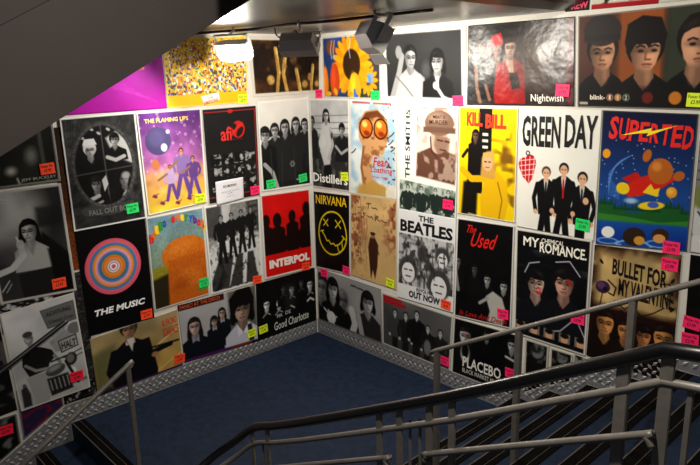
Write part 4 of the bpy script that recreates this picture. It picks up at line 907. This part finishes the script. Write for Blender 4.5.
def a_soldier(c):
    A = c.A; c.I[:] = (.93, .92, .89); m = c.mpoly([(.32, .02), (.99, .02), (.99, 1.0), (.32, .93)]); c.put(m, (.86, .82, .76)); c.thresh(321, 9, 9, .55, (.55, .42, .36), m, .7, 5)
    dk = (.30, .17, .13)
    c.poly([(.34, .62), (.60, .52), (.96, .60), (.97, .98), (.33, .92)], (.38, .24, .19), 1, 2); c.thresh(322, 12, 10, .55, (.75, .66, .58), m * np.clip((c.Y - .55) * 10, 0, 1), .7)
    c.ell(.70, .44, .145, .17, (.76, .66, .58), .1); c.poly([(.64, .36), (.88, .40), (.86, .60), (.70, .64), (.62, .5)], (.40, .25, .19), .55, 3); c.line([(.68, .43), (.76, .44)], .022, dk); c.line([(.80, .44), (.86, .45)], .022, dk); c.line([(.72, .55), (.82, .56)], .018, dk); c.line([(.56, .40), (.58, .58), (.68, .66)], .02, dk)
    c.ell(.70, .22, .235, .16, (.50, .38, .31)); c.rect(.44, .27, .96, .34, (.42, .30, .24), 1, 2); c.ell(.66, .16, .14, .07, (.68, .56, .48), 0, .8, 6)
    m2 = c.mpoly([(.03, 1.00), (.99, 1.06), (.97, 1.62), (.03, 1.56)]); c.put(m2, (.72, .75, .70)); c.thresh(323, 14, 9, .5, (.30, .38, .33), m2, .9, 5)
    keep_ = c.I.copy()
    for x, h in ((.18, .60), (.42, .62), (.66, .56), (.87, .58)): fig(c, x, 1.06, h, (.12, .17, .15), (.13, .18, .16), (.74, .75, .70), (.10, .13, .12), 1.45, .06)
    c.I = keep_ * (1 - m2[..., None]) + c.I * m2[..., None]
p = Poster('smiths', 'band_poster', [(1.305, 2.58), (2.0, 2.575), (1.988, 1.595), (1.29, 1.595)], a_soldier, 'white poster of a helmeted soldier above four standing men in green-grey', .004, 110, group=GR)
p.text('THE SMITHS', (.13, .06, .215, .97), (.10, .20, .16), .02, rot=90); p.text('MEAT IS', (.60, .12, .80, .16), (.25, .15, .12), .01); p.text('MURDER', (.54, .18, .84, .235), (.25, .15, .12), .005)
def a_yellow(c):
    A = c.A; c.I[:] = (.95, .80, .04); c.grain(331, 4, .06)
    c.rect(.36, -.1, .58, 1.0, (.05, .05, .04)); c.thresh(332, 5, 7, .5, (.45, .28, .05), c.mpoly([(.58, .45), (.95, .5), (1, 1.6), (.55, 1.6)], 8), .9, 5); c.thresh(333, 6, 8, .55, (.10, .07, .04), c.mpoly([(.62, .30), (.90, .34), (.88, .70), (.62, .66)], 6), .9, 6)
    for k in range(3): c.rect(.42, .36 + .09 * k, .52, .40 + .09 * k, (.90, .88, .78))
    bust(c, .30, .40, .065, (.50, .36, .26), (.06, .05, .05), (.07, .055, .045), 1.9, .6, .2, low=13); c.line([(.16, .62), (.08, .72)], .05, (.08, .06, .05)); c.poly([(.1, 1.1), (.36, 1.0), (.34, 1.66), (.06, 1.66)], (.08, .06, .04), 1, 4)
    # plain fair-haired figure in a yellow coat
    c.poly([(.52, .94), (.70, .90), (.86, 1.06), (.88, 1.38), (.80, 1.68), (.44, 1.68), (.40, 1.3)], (.90, .70, .05), 1, 2); c.line([(.46, 1.02), (.24, 1.04), (.08, .92)], .10, (.88, .68, .05)); c.poly([(.50, .62), (.62, .60), (.66, .98), (.60, 1.02), (.40, .98), (.42, .72)], (.80, .60, .28), 1, 3); c.ell(.52, .78, .085, .125, (.88, .68, .50)); c.poly([(.42, .78), (.44, .64), (.60, .62), (.64, .80), (.56, .70), (.48, .70)], (.84, .66, .34)); c.line([(.47, .77), (.50, .77)], .02, (.3, .2, .12)); c.line([(.54, .77), (.57, .77)], .02, (.3, .2, .12)); c.line([(.49, .85), (.55, .85)], .014, (.6, .25, .2))
    c.line([(.70, 1.05), (.78, 1.3), (.72, 1.68)], .02, (.60, .42, .04)); c.line([(.2, 1.57), (.80, 1.62)], .022, (.92, .88, .7), .7); c.border(.014, (.94, .92, .86))
p = Poster('killb', 'film_poster', [(2.008, 2.57), (2.583, 2.57), (2.59, 1.645), (2.008, 1.645)], a_yellow, 'bright yellow poster with a black centre band and fair-haired figure', .003, 104, group=GR)
p.text('KILL', (.14, .07, .42, .27), (.86, .20, .06), .05); p.text('BILL', (.47, .09, .82, .29), (.86, .20, .06), .05)
def a_trio(c):
    A = c.A; c.I[:] = (.92, .91, .87); c.grain(341, 3, .03)
    c.ell(.085, .66, .075, .085, (.76, .07, .09)); c.ell(.165, .62, .075, .085, (.76, .07, .09)); c.poly([(.01, .68), (.245, .63), (.20, .82), (.15, .88), (.06, .80)], (.76, .07, .09))
    for k in range(4): c.line([(.02, .62 + .06 * k), (.24, .58 + .06 * k)], .009, (.95, .9, .88)); c.line([(.04 + .06 * k, .56), (.06 + .045 * k, .86)], .009, (.95, .9, .88))
    c.ell(.13, .52, .03, .03, (.2, .2, .2)); c.ell(.13, .52, .016, .016, (.9, .9, .88)); b = (.05, .05, .055)
    fig(c, .38, .66, 1.06, b, b, SK, (.30, .22, .16), 1.0, .09, (.05, .05, .05)); fig(c, .83, .68, 1.12, b, b, SK, DKH, .95, .03, (.07, .07, .07)); fig(c, .60, .60, 1.10, b, b, SK, DKH, 1.0, .10, (.70, .07, .08))
    c.ell(.88, 1.0, .035, .04, SK)
p = Poster('gday', 'band_poster', [(2.593, 2.57), (3.268, 2.573), (3.272, 1.612), (2.612, 1.622)], a_trio, 'white poster of three men in black suits with a red heart', .004, 120, group=GR)
p.text('GREEN', (.05, .08, .54, .44), (.055, .055, .055), .03); p.text('DAY', (.59, .06, .97, .42), (.055, .055, .055), .03)
def a_night(c):
    A = c.A; c.vgrad(0, A * .6, (.03, .05, .17), (.10, .27, .55)); r = random.Random(6)
    for k in range(70): c.ell(r.random(), .3 + r.random() * .65, .006, .006, (.8, .86, .95), a=.8)
    for k in range(7): c.line([(.36 - .02 * k, .46 + .01 * k), (.20 - .015 * k, .56 + .02 * k), (.12 + .0 * k, .72 + .03 * k), (.24, .86 + .015 * k)], .008, (.35, .55, .85), .6)
    c.ell(.07, .46, .045, .05, (.93, .62, .10)); c.ell(.80, .84, .055, .06, (.92, .60, .10)); c.ell(.79, .83, .03, .03, (.97, .75, .3), soft=3)
    c.poly([(0, .98), (.2, 1.04), (.4, 1.10), (.65, 1.04), (.8, 1.0), (1, 1.06), (1, 1.22), (0, 1.20)], (.10, .34, .14), 1, 2)
    for k in range(26): x = k / 25; h = .05 + .03 * ((k * 7) % 3); y = 1.07 - (.05 if x < .2 or .7 < x < .9 else 0); c.poly([(x - .025, y), (x, y - h), (x + .025, y)], (.07, .26, .11))
    c.poly([(0, 1.12), (.35, 1.14), (.7, 1.18), (1, 1.14), (1, 1.3), (0, 1.3)], (.20, .48, .16), 1, 1.5); c.vgrad(1.19, A, (.08, .30, .62), (.04, .15, .52), np.clip((c.Y - 1.185) * 30, 0, 1))
    # plain red dart with yellow tail in place of the cartoon figure
    c.poly([(.26, .72), (.42, .64), (.50, .72), (.34, .76)], (.74, .10, .08)); c.poly([(.28, .80), (.46, .70), (.66, .62), (.86, .68), (.70, .80), (.48, .90), (.34, .92)], (.82, .13, .09), 1, 1.5); c.ell(.67, .62, .13, .14, (.72, .38, .12)); c.ell(.63, .57, .05, .05, (.84, .52, .22), soft=4); c.ell(.52, .46, .045, .07, (.72, .38, .12), .3); c.ell(.86, .66, .06, .05, (.72, .38, .12), -.6)
    c.ell(.28, .83, .075, .065, (.93, .78, .10), .3); c.poly([(.50, .86), (.58, .76), (.62, .82), (.68, .80), (.66, .90)], (.95, .80, .12)); c.ell(.60, 1.0, .14, .045, (.93, .80, .14), -.1); c.ell(.62, .99, .06, .035, (.25, .35, .7)); c.ell(.38, .96, .07, .03, (.75, .85, .95), 0, .8, 3)
    for x, y, q, cl in ((.14, 1.33, .085, (.92, .92, .90)), (.44, 1.36, .14, (.18, .12, .10)), (.72, 1.32, .10, (.22, .13, .08))):
        c.ell(x, y + .10, q * 1.5, q * .45, (.55, .72, .92), 0, .9); c.ell(x, y + .10, q * 1.25, q * .32, (.07, .27, .6)); c.ell(x, y, q * .9, q * .75, cl)
    c.ell(.50, 1.40, .06, .05, (.80, .58, .20)); c.ell(.71, 1.36, .065, .05, (.85, .60, .32)); c.line([(.3, 1.5), (.62, 1.53), (.72, 1.48)], .014, (.6, .75, .92)); c.line([(.08, 1.50), (.3, 1.46)], .01, (.6, .75, .92))
    c.border(.010, (.30, .30, .32))
p = Poster('sted', 'cartoon_poster', [(3.278, 2.572), (3.915, 2.562), (3.93, 1.65), (3.29, 1.592)], a_night, 'night blue cartoon poster with red title over hills and a lake', .005, 130, group=GR)
for k, ch in enumerate('SUPERTED'):
    h = .20 + .045 * abs(k - 3.5) / 3.5; x = .08 + k * .112; y0 = .07 + .010 * k
    p.text(ch, (x, y0 + (.22 - h) / 2, x + .10, y0 + (.22 + h) / 2), (.86, .13, .09), .03, shear=.08)
bm = bmesh.new(); vs = [bm.verts.new(p.w(x, y, p.front + .0022)) for x, y in ((.22, .255), (.55, .165), (.545, .20), (.80, .13), (.50, .255), (.52, .215))]; bm.faces.new(vs); obj('lightning_bolt', bm, ink((.95, .85, .15)), p.o)
def a_brick(c):
    A = c.A; c.I[:] = g_(.50); k = 0; y = 0
    while y < A:
        c.line([(-.1, y), (1.1, y)], .016, g_(.28)); x = .09 if k % 2 else -.05
        while x < 1.1: c.line([(x, y), (x, y + .095)], .016, g_(.28)); x += .24
        y += .095; k += 1
    c.ell(.18, 1.06, .20, .32, g_(.78)); c.ell(.10, .84, .12, .14, (.46, .50, .26), soft=3); c.line([(.05, 1.0), (.2, 1.2)], .02, g_(.2)); c.ell(.16, 1.36, .24, .12, g_(.82)); c.border(.01, g_(.4))
Poster('brick', 'cartoon_poster', [(3.935, 2.56), (4.56, 2.57), (4.58, 1.66), (3.945, 1.648)], a_brick, 'grey drawn poster of a brick wall at the right edge', .002, 90, group=GR)

# ---- right wall, third row
def a_smile(c):
    A = c.A; c.I[:] = (.03, .03, .03); y = (.88, .78, .06); c.thresh(401, 6, 6, .62, g_(.14), c.mell(.5, .36, .3, .25, 0, 10), 1, 5)
    P = [(.52 + .385 * math.cos(a) * (1 + .03 * math.sin(3 * a)), .77 + .42 * math.sin(a) * (1 + .04 * math.cos(2 * a + 1))) for a in np.linspace(0, 6.2832, 40)]; c.line(P, .032, y)
    for x, q in ((.34, .06), (.68, .07)): c.line([(x - q, .58 - q), (x + q, .58 + q)], .026, y); c.line([(x + q, .58 - q), (x - q, .58 + q)], .026, y)
    c.line([(.19, .76), (.27, .74)], .026, y); c.line([(.22, .75), (.30, .84), (.36, .93), (.42, .92), (.47, .98), (.55, .96), (.60, 1.0), (.70, .96), (.78, .90), (.84, .82)], .026, y); c.line([(.79, .79), (.88, .85)], .026, y); c.line([(.66, .98), (.68, 1.08), (.74, 1.10), (.80, 1.04), (.78, .92)], .024, y)
    c.border(.02, (.86, .85, .83))
p = Poster('nirv', 'band_poster', [(.012, 1.625), (.612, 1.645), (.585, .77), (.012, .74)], a_smile, 'black poster with a hand-drawn yellow round face right of the corner', .003, 100, group=GR)
p.text('NIRVANA', (.08, .07, .92, .24), (.88, .74, .10), .01)
def a_sepia(c):
    A = c.A; c.I[:] = (.78, .64, .42); c.grain(411, 4, .12); L = np.clip((.42 - c.X) * 4, 0, 1) + np.clip((c.X - .66) * 4, 0, 1) * np.clip((.95 - c.Y) * 3, 0, 1)
    c.thresh(412, 9, 10, .5, (.52, .26, .17), L, .8, 8); c.thresh(413, 22, 24, .6, (.40, .20, .14), L, .7, 8)
    for k in range(6): x = .05 + .06 * k; c.line([(x, .1 + .1 * (k % 3)), (x + .03, .5), (x - .02, .8), (x + .02, 1.0 + .1 * (k % 2))], .008 + .006 * (k % 2), (.48, .28, .18), .55)
    c.poly([(0, 1.1), (1, 1.0), (1, A), (0, A)], (.80, .66, .42), .6, 10)
    c.poly([(.44, .66), (.54, .64), (.62, .76), (.60, 1.1), (.55, 1.32), (.50, 1.18), (.46, 1.34), (.43, 1.1), (.40, .82)], (.22, .12, .08), 1, 1.5); c.ell(.50, .62, .04, .05, (.55, .36, .24)); c.ell(.5, .59, .055, .025, (.18, .10, .07)); c.line([(.58, .78), (.63, .9)], .02, (.3, .17, .1))
    for pts in ([(.36, .13), (.46, .12)], [(.41, .12), (.40, .20)], [(.48, .18), (.52, .19), (.56, .18), (.60, .20)], [(.34, .28), (.28, .29), (.32, .32), (.28, .36), (.24, .34)], [(.38, .32), (.44, .34), (.48, .32), (.5, .36)], [(.55, .28), (.55, .38), (.58, .30), (.62, .31), (.58, .34), (.66, .38)], [(.68, .35), (.76, .38), (.8, .37)]): c.line(pts, .014, (.20, .12, .08))
    c.border(.014, (.80, .72, .56))
Poster('spar', 'film_poster', [(.622, 1.66), (1.27, 1.68), (1.262, .752), (.595, .77)], a_sepia, 'sepia brown poster of a small dark standing figure among scratchy foliage', .002, 96, group=GR)
def a_collage(c):
    A = c.A; c.I[:] = g_(.88); m = c.mpoly([(.02, .34), (.99, .34), (.99, A - .22), (.02, A - .22)]); c.put(m, g_(.74))
    for sd, sx, sy, v in ((421, 26, 4, .25), (422, 5, 24, .4), (423, 16, 12, .12)): c.thresh(sd, sx, sy, .56, g_(v), m, .8, 6)
    # generic faces and hair drawn in ink
    for x, y, q in ((.20, .86, .14), (.75, .98, .16), (.80, .58, .10)): c.ell(x, y - .02, q * 1.25, q * 1.35, g_(.24), soft=4); c.ell(x, y + .03, q * .85, q * 1.05, g_(.88)); c.line([(x - q * .5, y - .01), (x - q * .15, y - .01)], .02, g_(.2)); c.line([(x + q * .15, y - .01), (x + q * .5, y - .01)], .02, g_(.2)); c.line([(x - q * .3, y + q * .6), (x + q * .3, y + q * .6)], .02, g_(.25))
    c.ell(.46, .58, .10, .12, g_(.15), 0, .8, 4)
    c.thresh(425, 30, 7, .60, g_(.15), c.mell(.5, .66, .45, .26, 0, 6), .7, 6); c.border(.015, g_(.92))
p = Poster('beat', 'band_poster', [(1.30, 1.595), (1.99, 1.592), (1.972, .70), (1.275, .69)], a_collage, 'white poster with a scratchy ink collage of faces and bold black title', .004, 110, group=GR)
p.text('THE', (.37, .045, .63, .125), g_(.05), .03); p.text('BEATLES', (.04, .14, .96, .31), g_(.05), .04); p.text('REVOLVER', (.36, p.A - .215, .66, p.A - .16), g_(.15), .02); p.text('OUT NOW', (.22, p.A - .15, .78, p.A - .05), g_(.05), .04)
def a_used(c):
    A = c.A; c.I[:] = (.035, .03, .033); c.grain(431, 6, .4)
    for x, y, q, v in ((.03, .66, .075, .5), (.35, .74, .062, .3), (.58, .86, .07, .62), (.86, .92, .075, .66)): bust(c, x, y, q, g_(v), g_(.05), g_(.05), 1.8, .2, .2, 1, .6, low=6)
    c.poly([(.56, 1.12), (.68, 1.02), (.84, 1.10), (.92, 1.32), (.86, 1.52), (.6, 1.5), (.64, 1.34)], (.70, .69, .66), 1, 2); c.line([(.60, 1.14), (.46, 1.24)], .05, g_(.6)); c.line([(.0, .8), (.06, 1.1)], .06, g_(.5)); c.border(.02, (.86, .85, .83))
p = Poster('used', 'band_poster', [(2.005, 1.605), (2.59, 1.62), (2.592, .715), (1.985, .675)], a_used, 'black poster with red script and a man in white shirt bending forward', .003, 100, group=GR)
p.text('The', (.16, .08, .34, .20), (.80, .11, .10), .01, shear=.4); p.text('Used', (.24, .17, .66, .40), (.80, .11, .10), .012, shear=.35); p.text('In Love And Death', (.10, p.A - .13, .92, p.A - .045), (.70, .08, .08), .004, shear=.3)
def a_couple(c):
    A = c.A; c.I[:] = (.04, .04, .05); c.grain(441, 5, .4); c.thresh(442, 3, 20, .62, (.26, .25, .27), None, .5, 5)
    bust(c, .30, .66, .15, (.78, .66, .60), (.05, .05, .06), (.06, .06, .08), 1.7, .6, .5, -1, .5, low=4); bust(c, .68, .58, .16, (.78, .58, .50), (.07, .05, .06), (.06, .06, .08), 1.8, 0, .4, 1, .5, low=4.4)
    c.thresh(443, 12, 12, .60, (.70, .14, .12), np.maximum(c.mell(.30, .72, .10, .15), c.mell(.68, .64, .11, .15)), .85, 8)
    for q in ([(.86, .98), (.66, 1.2), (.54, 1.24)], [(.84, .96), (.98, 1.2)], [(.14, .55), (.20, .42), (.34, .38)], [(.56, .34), (.74, .30), (.88, .46)]): c.line(q, .014, (.72, .72, .76))
    for k in range(5):
        x = .09 + .21 * k; c.rect(x - .075, 1.12 + .03 * k * 0 + .10, x + .075, 1.36, (.45, .43, .38)); c.ell(x, 1.30, .048, .062, (.82, .60, .46)); c.ell(x, 1.25, .055, .035, (.08, .06, .05)); c.rect(x - .075, 1.345, x + .075, 1.40, (.04, .04, .045))
    c.border(.022, (.86, .84, .80))
p = Poster('mcr', 'band_poster', [(2.608, 1.602), (3.262, 1.612), (3.268, .68), (2.625, .69)], a_couple, 'black painted poster of two dark-haired faces over five small portraits', .004, 110, group=GR)
p.text('MY', (.11, .08, .33, .20), (.92, .90, .84), .02); p.text('CHEMICAL', (.36, .07, .66, .13), (.9, .88, .82), .012); p.text('ROMANCE.', (.34, .12, .95, .25), (.92, .90, .84), .02)
def a_scroll(c):
    A = c.A; c.I[:] = (.74, .62, .40); c.grain(451, 5, .25); c.thresh(452, 9, 9, .60, (.55, .40, .24), None, .6, 5)
    E = np.minimum(np.minimum(c.X, 1 - c.X) * 8, np.minimum(c.Y, 2) * 7); c.put(np.clip(1 - E, 0, 1) * np.clip(c.nz(453, 9) * 1.6, 0, 1), (.16, .08, .05))
    c.rect(-.1, .74, 1.1, A + .1, (.13, .05, .035), 1, 10); k = (.09, .06, .05)
    c.ell(.14, .52, .09, .08, (.20, .12, .22)); c.ell(.12, .50, .05, .045, (.34, .22, .36), 0, 1, 2); c.ell(.17, .54, .03, .03, (.10, .06, .12))
    c.line([(.14, .6), (.12, .76), (.2, .82)], .012, k); c.line([(.2, .42), (.3, .5), (.28, .6), (.22, .58)], .018, k); c.line([(.3, .66), (.42, .74), (.5, .66), (.62, .78), (.76, .70), (.86, .62)], .014, k); c.line([(.8, .36), (.9, .34), (.92, .44), (.84, .46)], .014, k); c.line([(.86, .5), (.95, .54)], .02, k)
    for x, y in ((.93, .3), (.95, .62), (.4, .78), (.7, .80), (.25, .72), (.16, .78), (.1, .2), (.88, .16)): c.ell(x, y, .035, .016, k, x * 9)
    for x, q, s_ in ((.20, .14, -1), (.88, .14, 1)): bust(c, x, .97, q, (.80, .54, .30), (.09, .045, .03), (.08, .05, .04), 1.6, .8, .2, s_, .45, low=4)
    for x, q, s_ in ((.44, .105, 1), (.66, .11, -1)): bust(c, x, 1.0, q, (.74, .48, .27), (.08, .04, .03), (.10, .06, .04), 1.6, .4, .35, s_, .45, low=5)
p = Poster('bull', 'band_poster', [(3.285, 1.585), (3.90, 1.62), (3.915, .665), (3.278, .69)], a_scroll, 'parchment poster with black scrolls over four long-haired faces', .003, 120, group=GR)
p.text('BULLET FOR', (.24, .20, .87, .40), (.07, .05, .04), .03, arc=-.10); p.text('MY VALENTINE', (.33, .42, .95, .63), (.07, .05, .04), .03, arc=-.08)
Poster('far', 'band_poster', [(3.955, 1.635), (4.56, 1.645), (4.58, .98), (3.97, .98)], lambda c: (c.I.__setitem__(slice(None), (.035, .03, .03)), c.grain(461, 6, .5), bust(c, .22, .44, .10, g_(.4), g_(.08), g_(.06), 1.8)), 'black poster with two pink stickers at the right edge behind the rail', .003, 60, group=GR)

# ---- right wall, bottom row
def a_faces(c):
    A = c.A; c.I[:] = g_(.42); c.vgrad(0, A, g_(.64), g_(.40)); c.grain(501, 3, .2)
    bust(c, .06, .20, .12, g_(.52), g_(.14), g_(.05), 1.6, 0, .1, 1, .6, low=6); bust(c, .42, .27, .095, g_(.42), g_(.42), g_(.05), 2.0, 0, 0, 1, .6, low=7)
    bust(c, .25, .18, .10, g_(.72), g_(.05), g_(.06), 1.9, .5, .5, -1, .6, low=7); bust(c, .80, .20, .10, g_(.68), g_(.05), g_(.13), 1.8, .1, .4, -1, .6, low=7)
    c.line([(.55, .35), (.6, .5), (.54, .66)], .09, g_(.72)); c.line([(.66, .4), (.72, .66)], .07, g_(.60)); c.ell(.22, .52, .075, .07, g_(.85))
    for k in range(4): c.line([(.22, .52), (.10 + .07 * k, .44 + .02 * k * k * .3 - (.0 if k else .0))], .018, g_(.85)); c.line([(.22, .55), (.13 + .06 * k, .63)], .016, g_(.8))
    c.line([(.55, .07), (.62, .07)], .016, g_(.12)); c.line([(.64, .075), (.73, .08)], .016, g_(.12)); c.border(.010, g_(.5))
Poster('face', 'band_poster', [(.045, .735), (1.045, .715), (1.055, .118), (.03, .115)], a_faces, 'grey photo poster of four close faces with a spread hand, right of the corner', .003, 104, group=GR)
def a_five(c):
    A = c.A; c.I[:] = g_(.20); c.vgrad(0, A, g_(.34), g_(.22)); c.grain(511, 3, .3)
    for x, y, h, t, w_ in ((.20, .15, .62, .22, 1.1), (.85, .20, .62, .11, 1.25), (.36, .14, .66, .10, 1.15), (.52, .08, .72, .06, 1.25), (.68, .20, .60, .08, 1.15)): fig(c, x, y, h, g_(t), g_(.09), g_(.66), g_(.05), w_, .05)
    c.ell(.68, .46, .05, .09, g_(.55), 0, .7, 2); c.rect(.02, .02, .30, .055, (.66, .06, .08)); c.rect(.02, .065, .36, .105, (.66, .06, .08)); c.border(.018, (.80, .79, .76))
    c.rect(-.1, -.1, 1.1, .0, g_(.2))
Poster('band', 'band_poster', [(1.058, .685), (1.975, .665), (1.945, .098), (1.06, .118)], a_five, 'dark grey photo poster of five tattooed men standing beneath a red caption', .002, 104, group=GR)
def a_plac(c):
    A = c.A; c.I[:] = g_(.035); c.grain(521, 5, .4); bust(c, .19, .22, .11, g_(.70), g_(.06), g_(.05), 1.6, .2, .2, 1, .45, low=5); c.thresh(522, 10, 10, .6, (.62, .2, .18), c.mell(.19, .24, .08, .1), .6, 7)
    c.ell(.20, .46, .07, .13, g_(.72), 0, 1, 3); c.ell(.20, .42, .055, .11, g_(.05), 0, 1, 2); bust(c, .52, .12, .06, g_(.55), g_(.05), g_(.04), 1.6, low=4); bust(c, .88, .16, .07, g_(.66), g_(.06), g_(.05), 1.5, .3, .2, low=4); c.line([(.80, .32), (.98, .36)], .03, g_(.7)); c.border(.018, (.80, .79, .75))
p = Poster('plac', 'band_poster', [(1.985, .665), (2.69, .685), (2.705, .10), (1.965, .10)], a_plac, 'black poster with white capital lettering above the start of the right steps', .002, 104, group=GR)
p.text('PLACEBO', (.17, .50, .74, .645), (.86, .85, .82), .02); p.text('BLACK MARKET MUSIC', (.17, .665, .75, .725), (.74, .73, .70), .01)
def slim(seed):
    def f(c): c.I[:] = g_(.06); c.ell(.55, c.A * .22, .24, .22, g_(.42), soft=3); c.ell(.5, c.A * .15, .28, .14, g_(.12), soft=3); c.thresh(seed, 4, 4, .6, g_(.5), np.clip((c.A * .5 - c.Y) * 3, 0, 1), .6); c.ell(.3, c.A * .8, .2, .12, g_(.6), soft=4); c.border(.07, (.74, .72, .66))
    return f
Poster('pan1', 'poster', [(2.735, .675), (2.955, .67), (2.955, .30), (2.74, .16)], slim(531), 'narrow dark panel poster with pale edge right of the white capital lettering', .002, 40, group=GR)
Poster('pan2', 'poster', [(2.972, .665), (3.165, .66), (3.165, .42), (2.975, .31)], slim(533), 'second narrow dark panel poster under the five small portraits', .002, 40, group=GR)
Poster('pan3', 'poster', [(3.18, .665), (3.55, .655), (3.55, .62), (3.18, .44)], lambda c: (c.I.__setitem__(slice(None), g_(.5)), c.thresh(535, 9, 9, .5, g_(.12))), 'grey torn scrap of poster above the tread plate under the parchment scroll poster', .001, 40, group=GR)
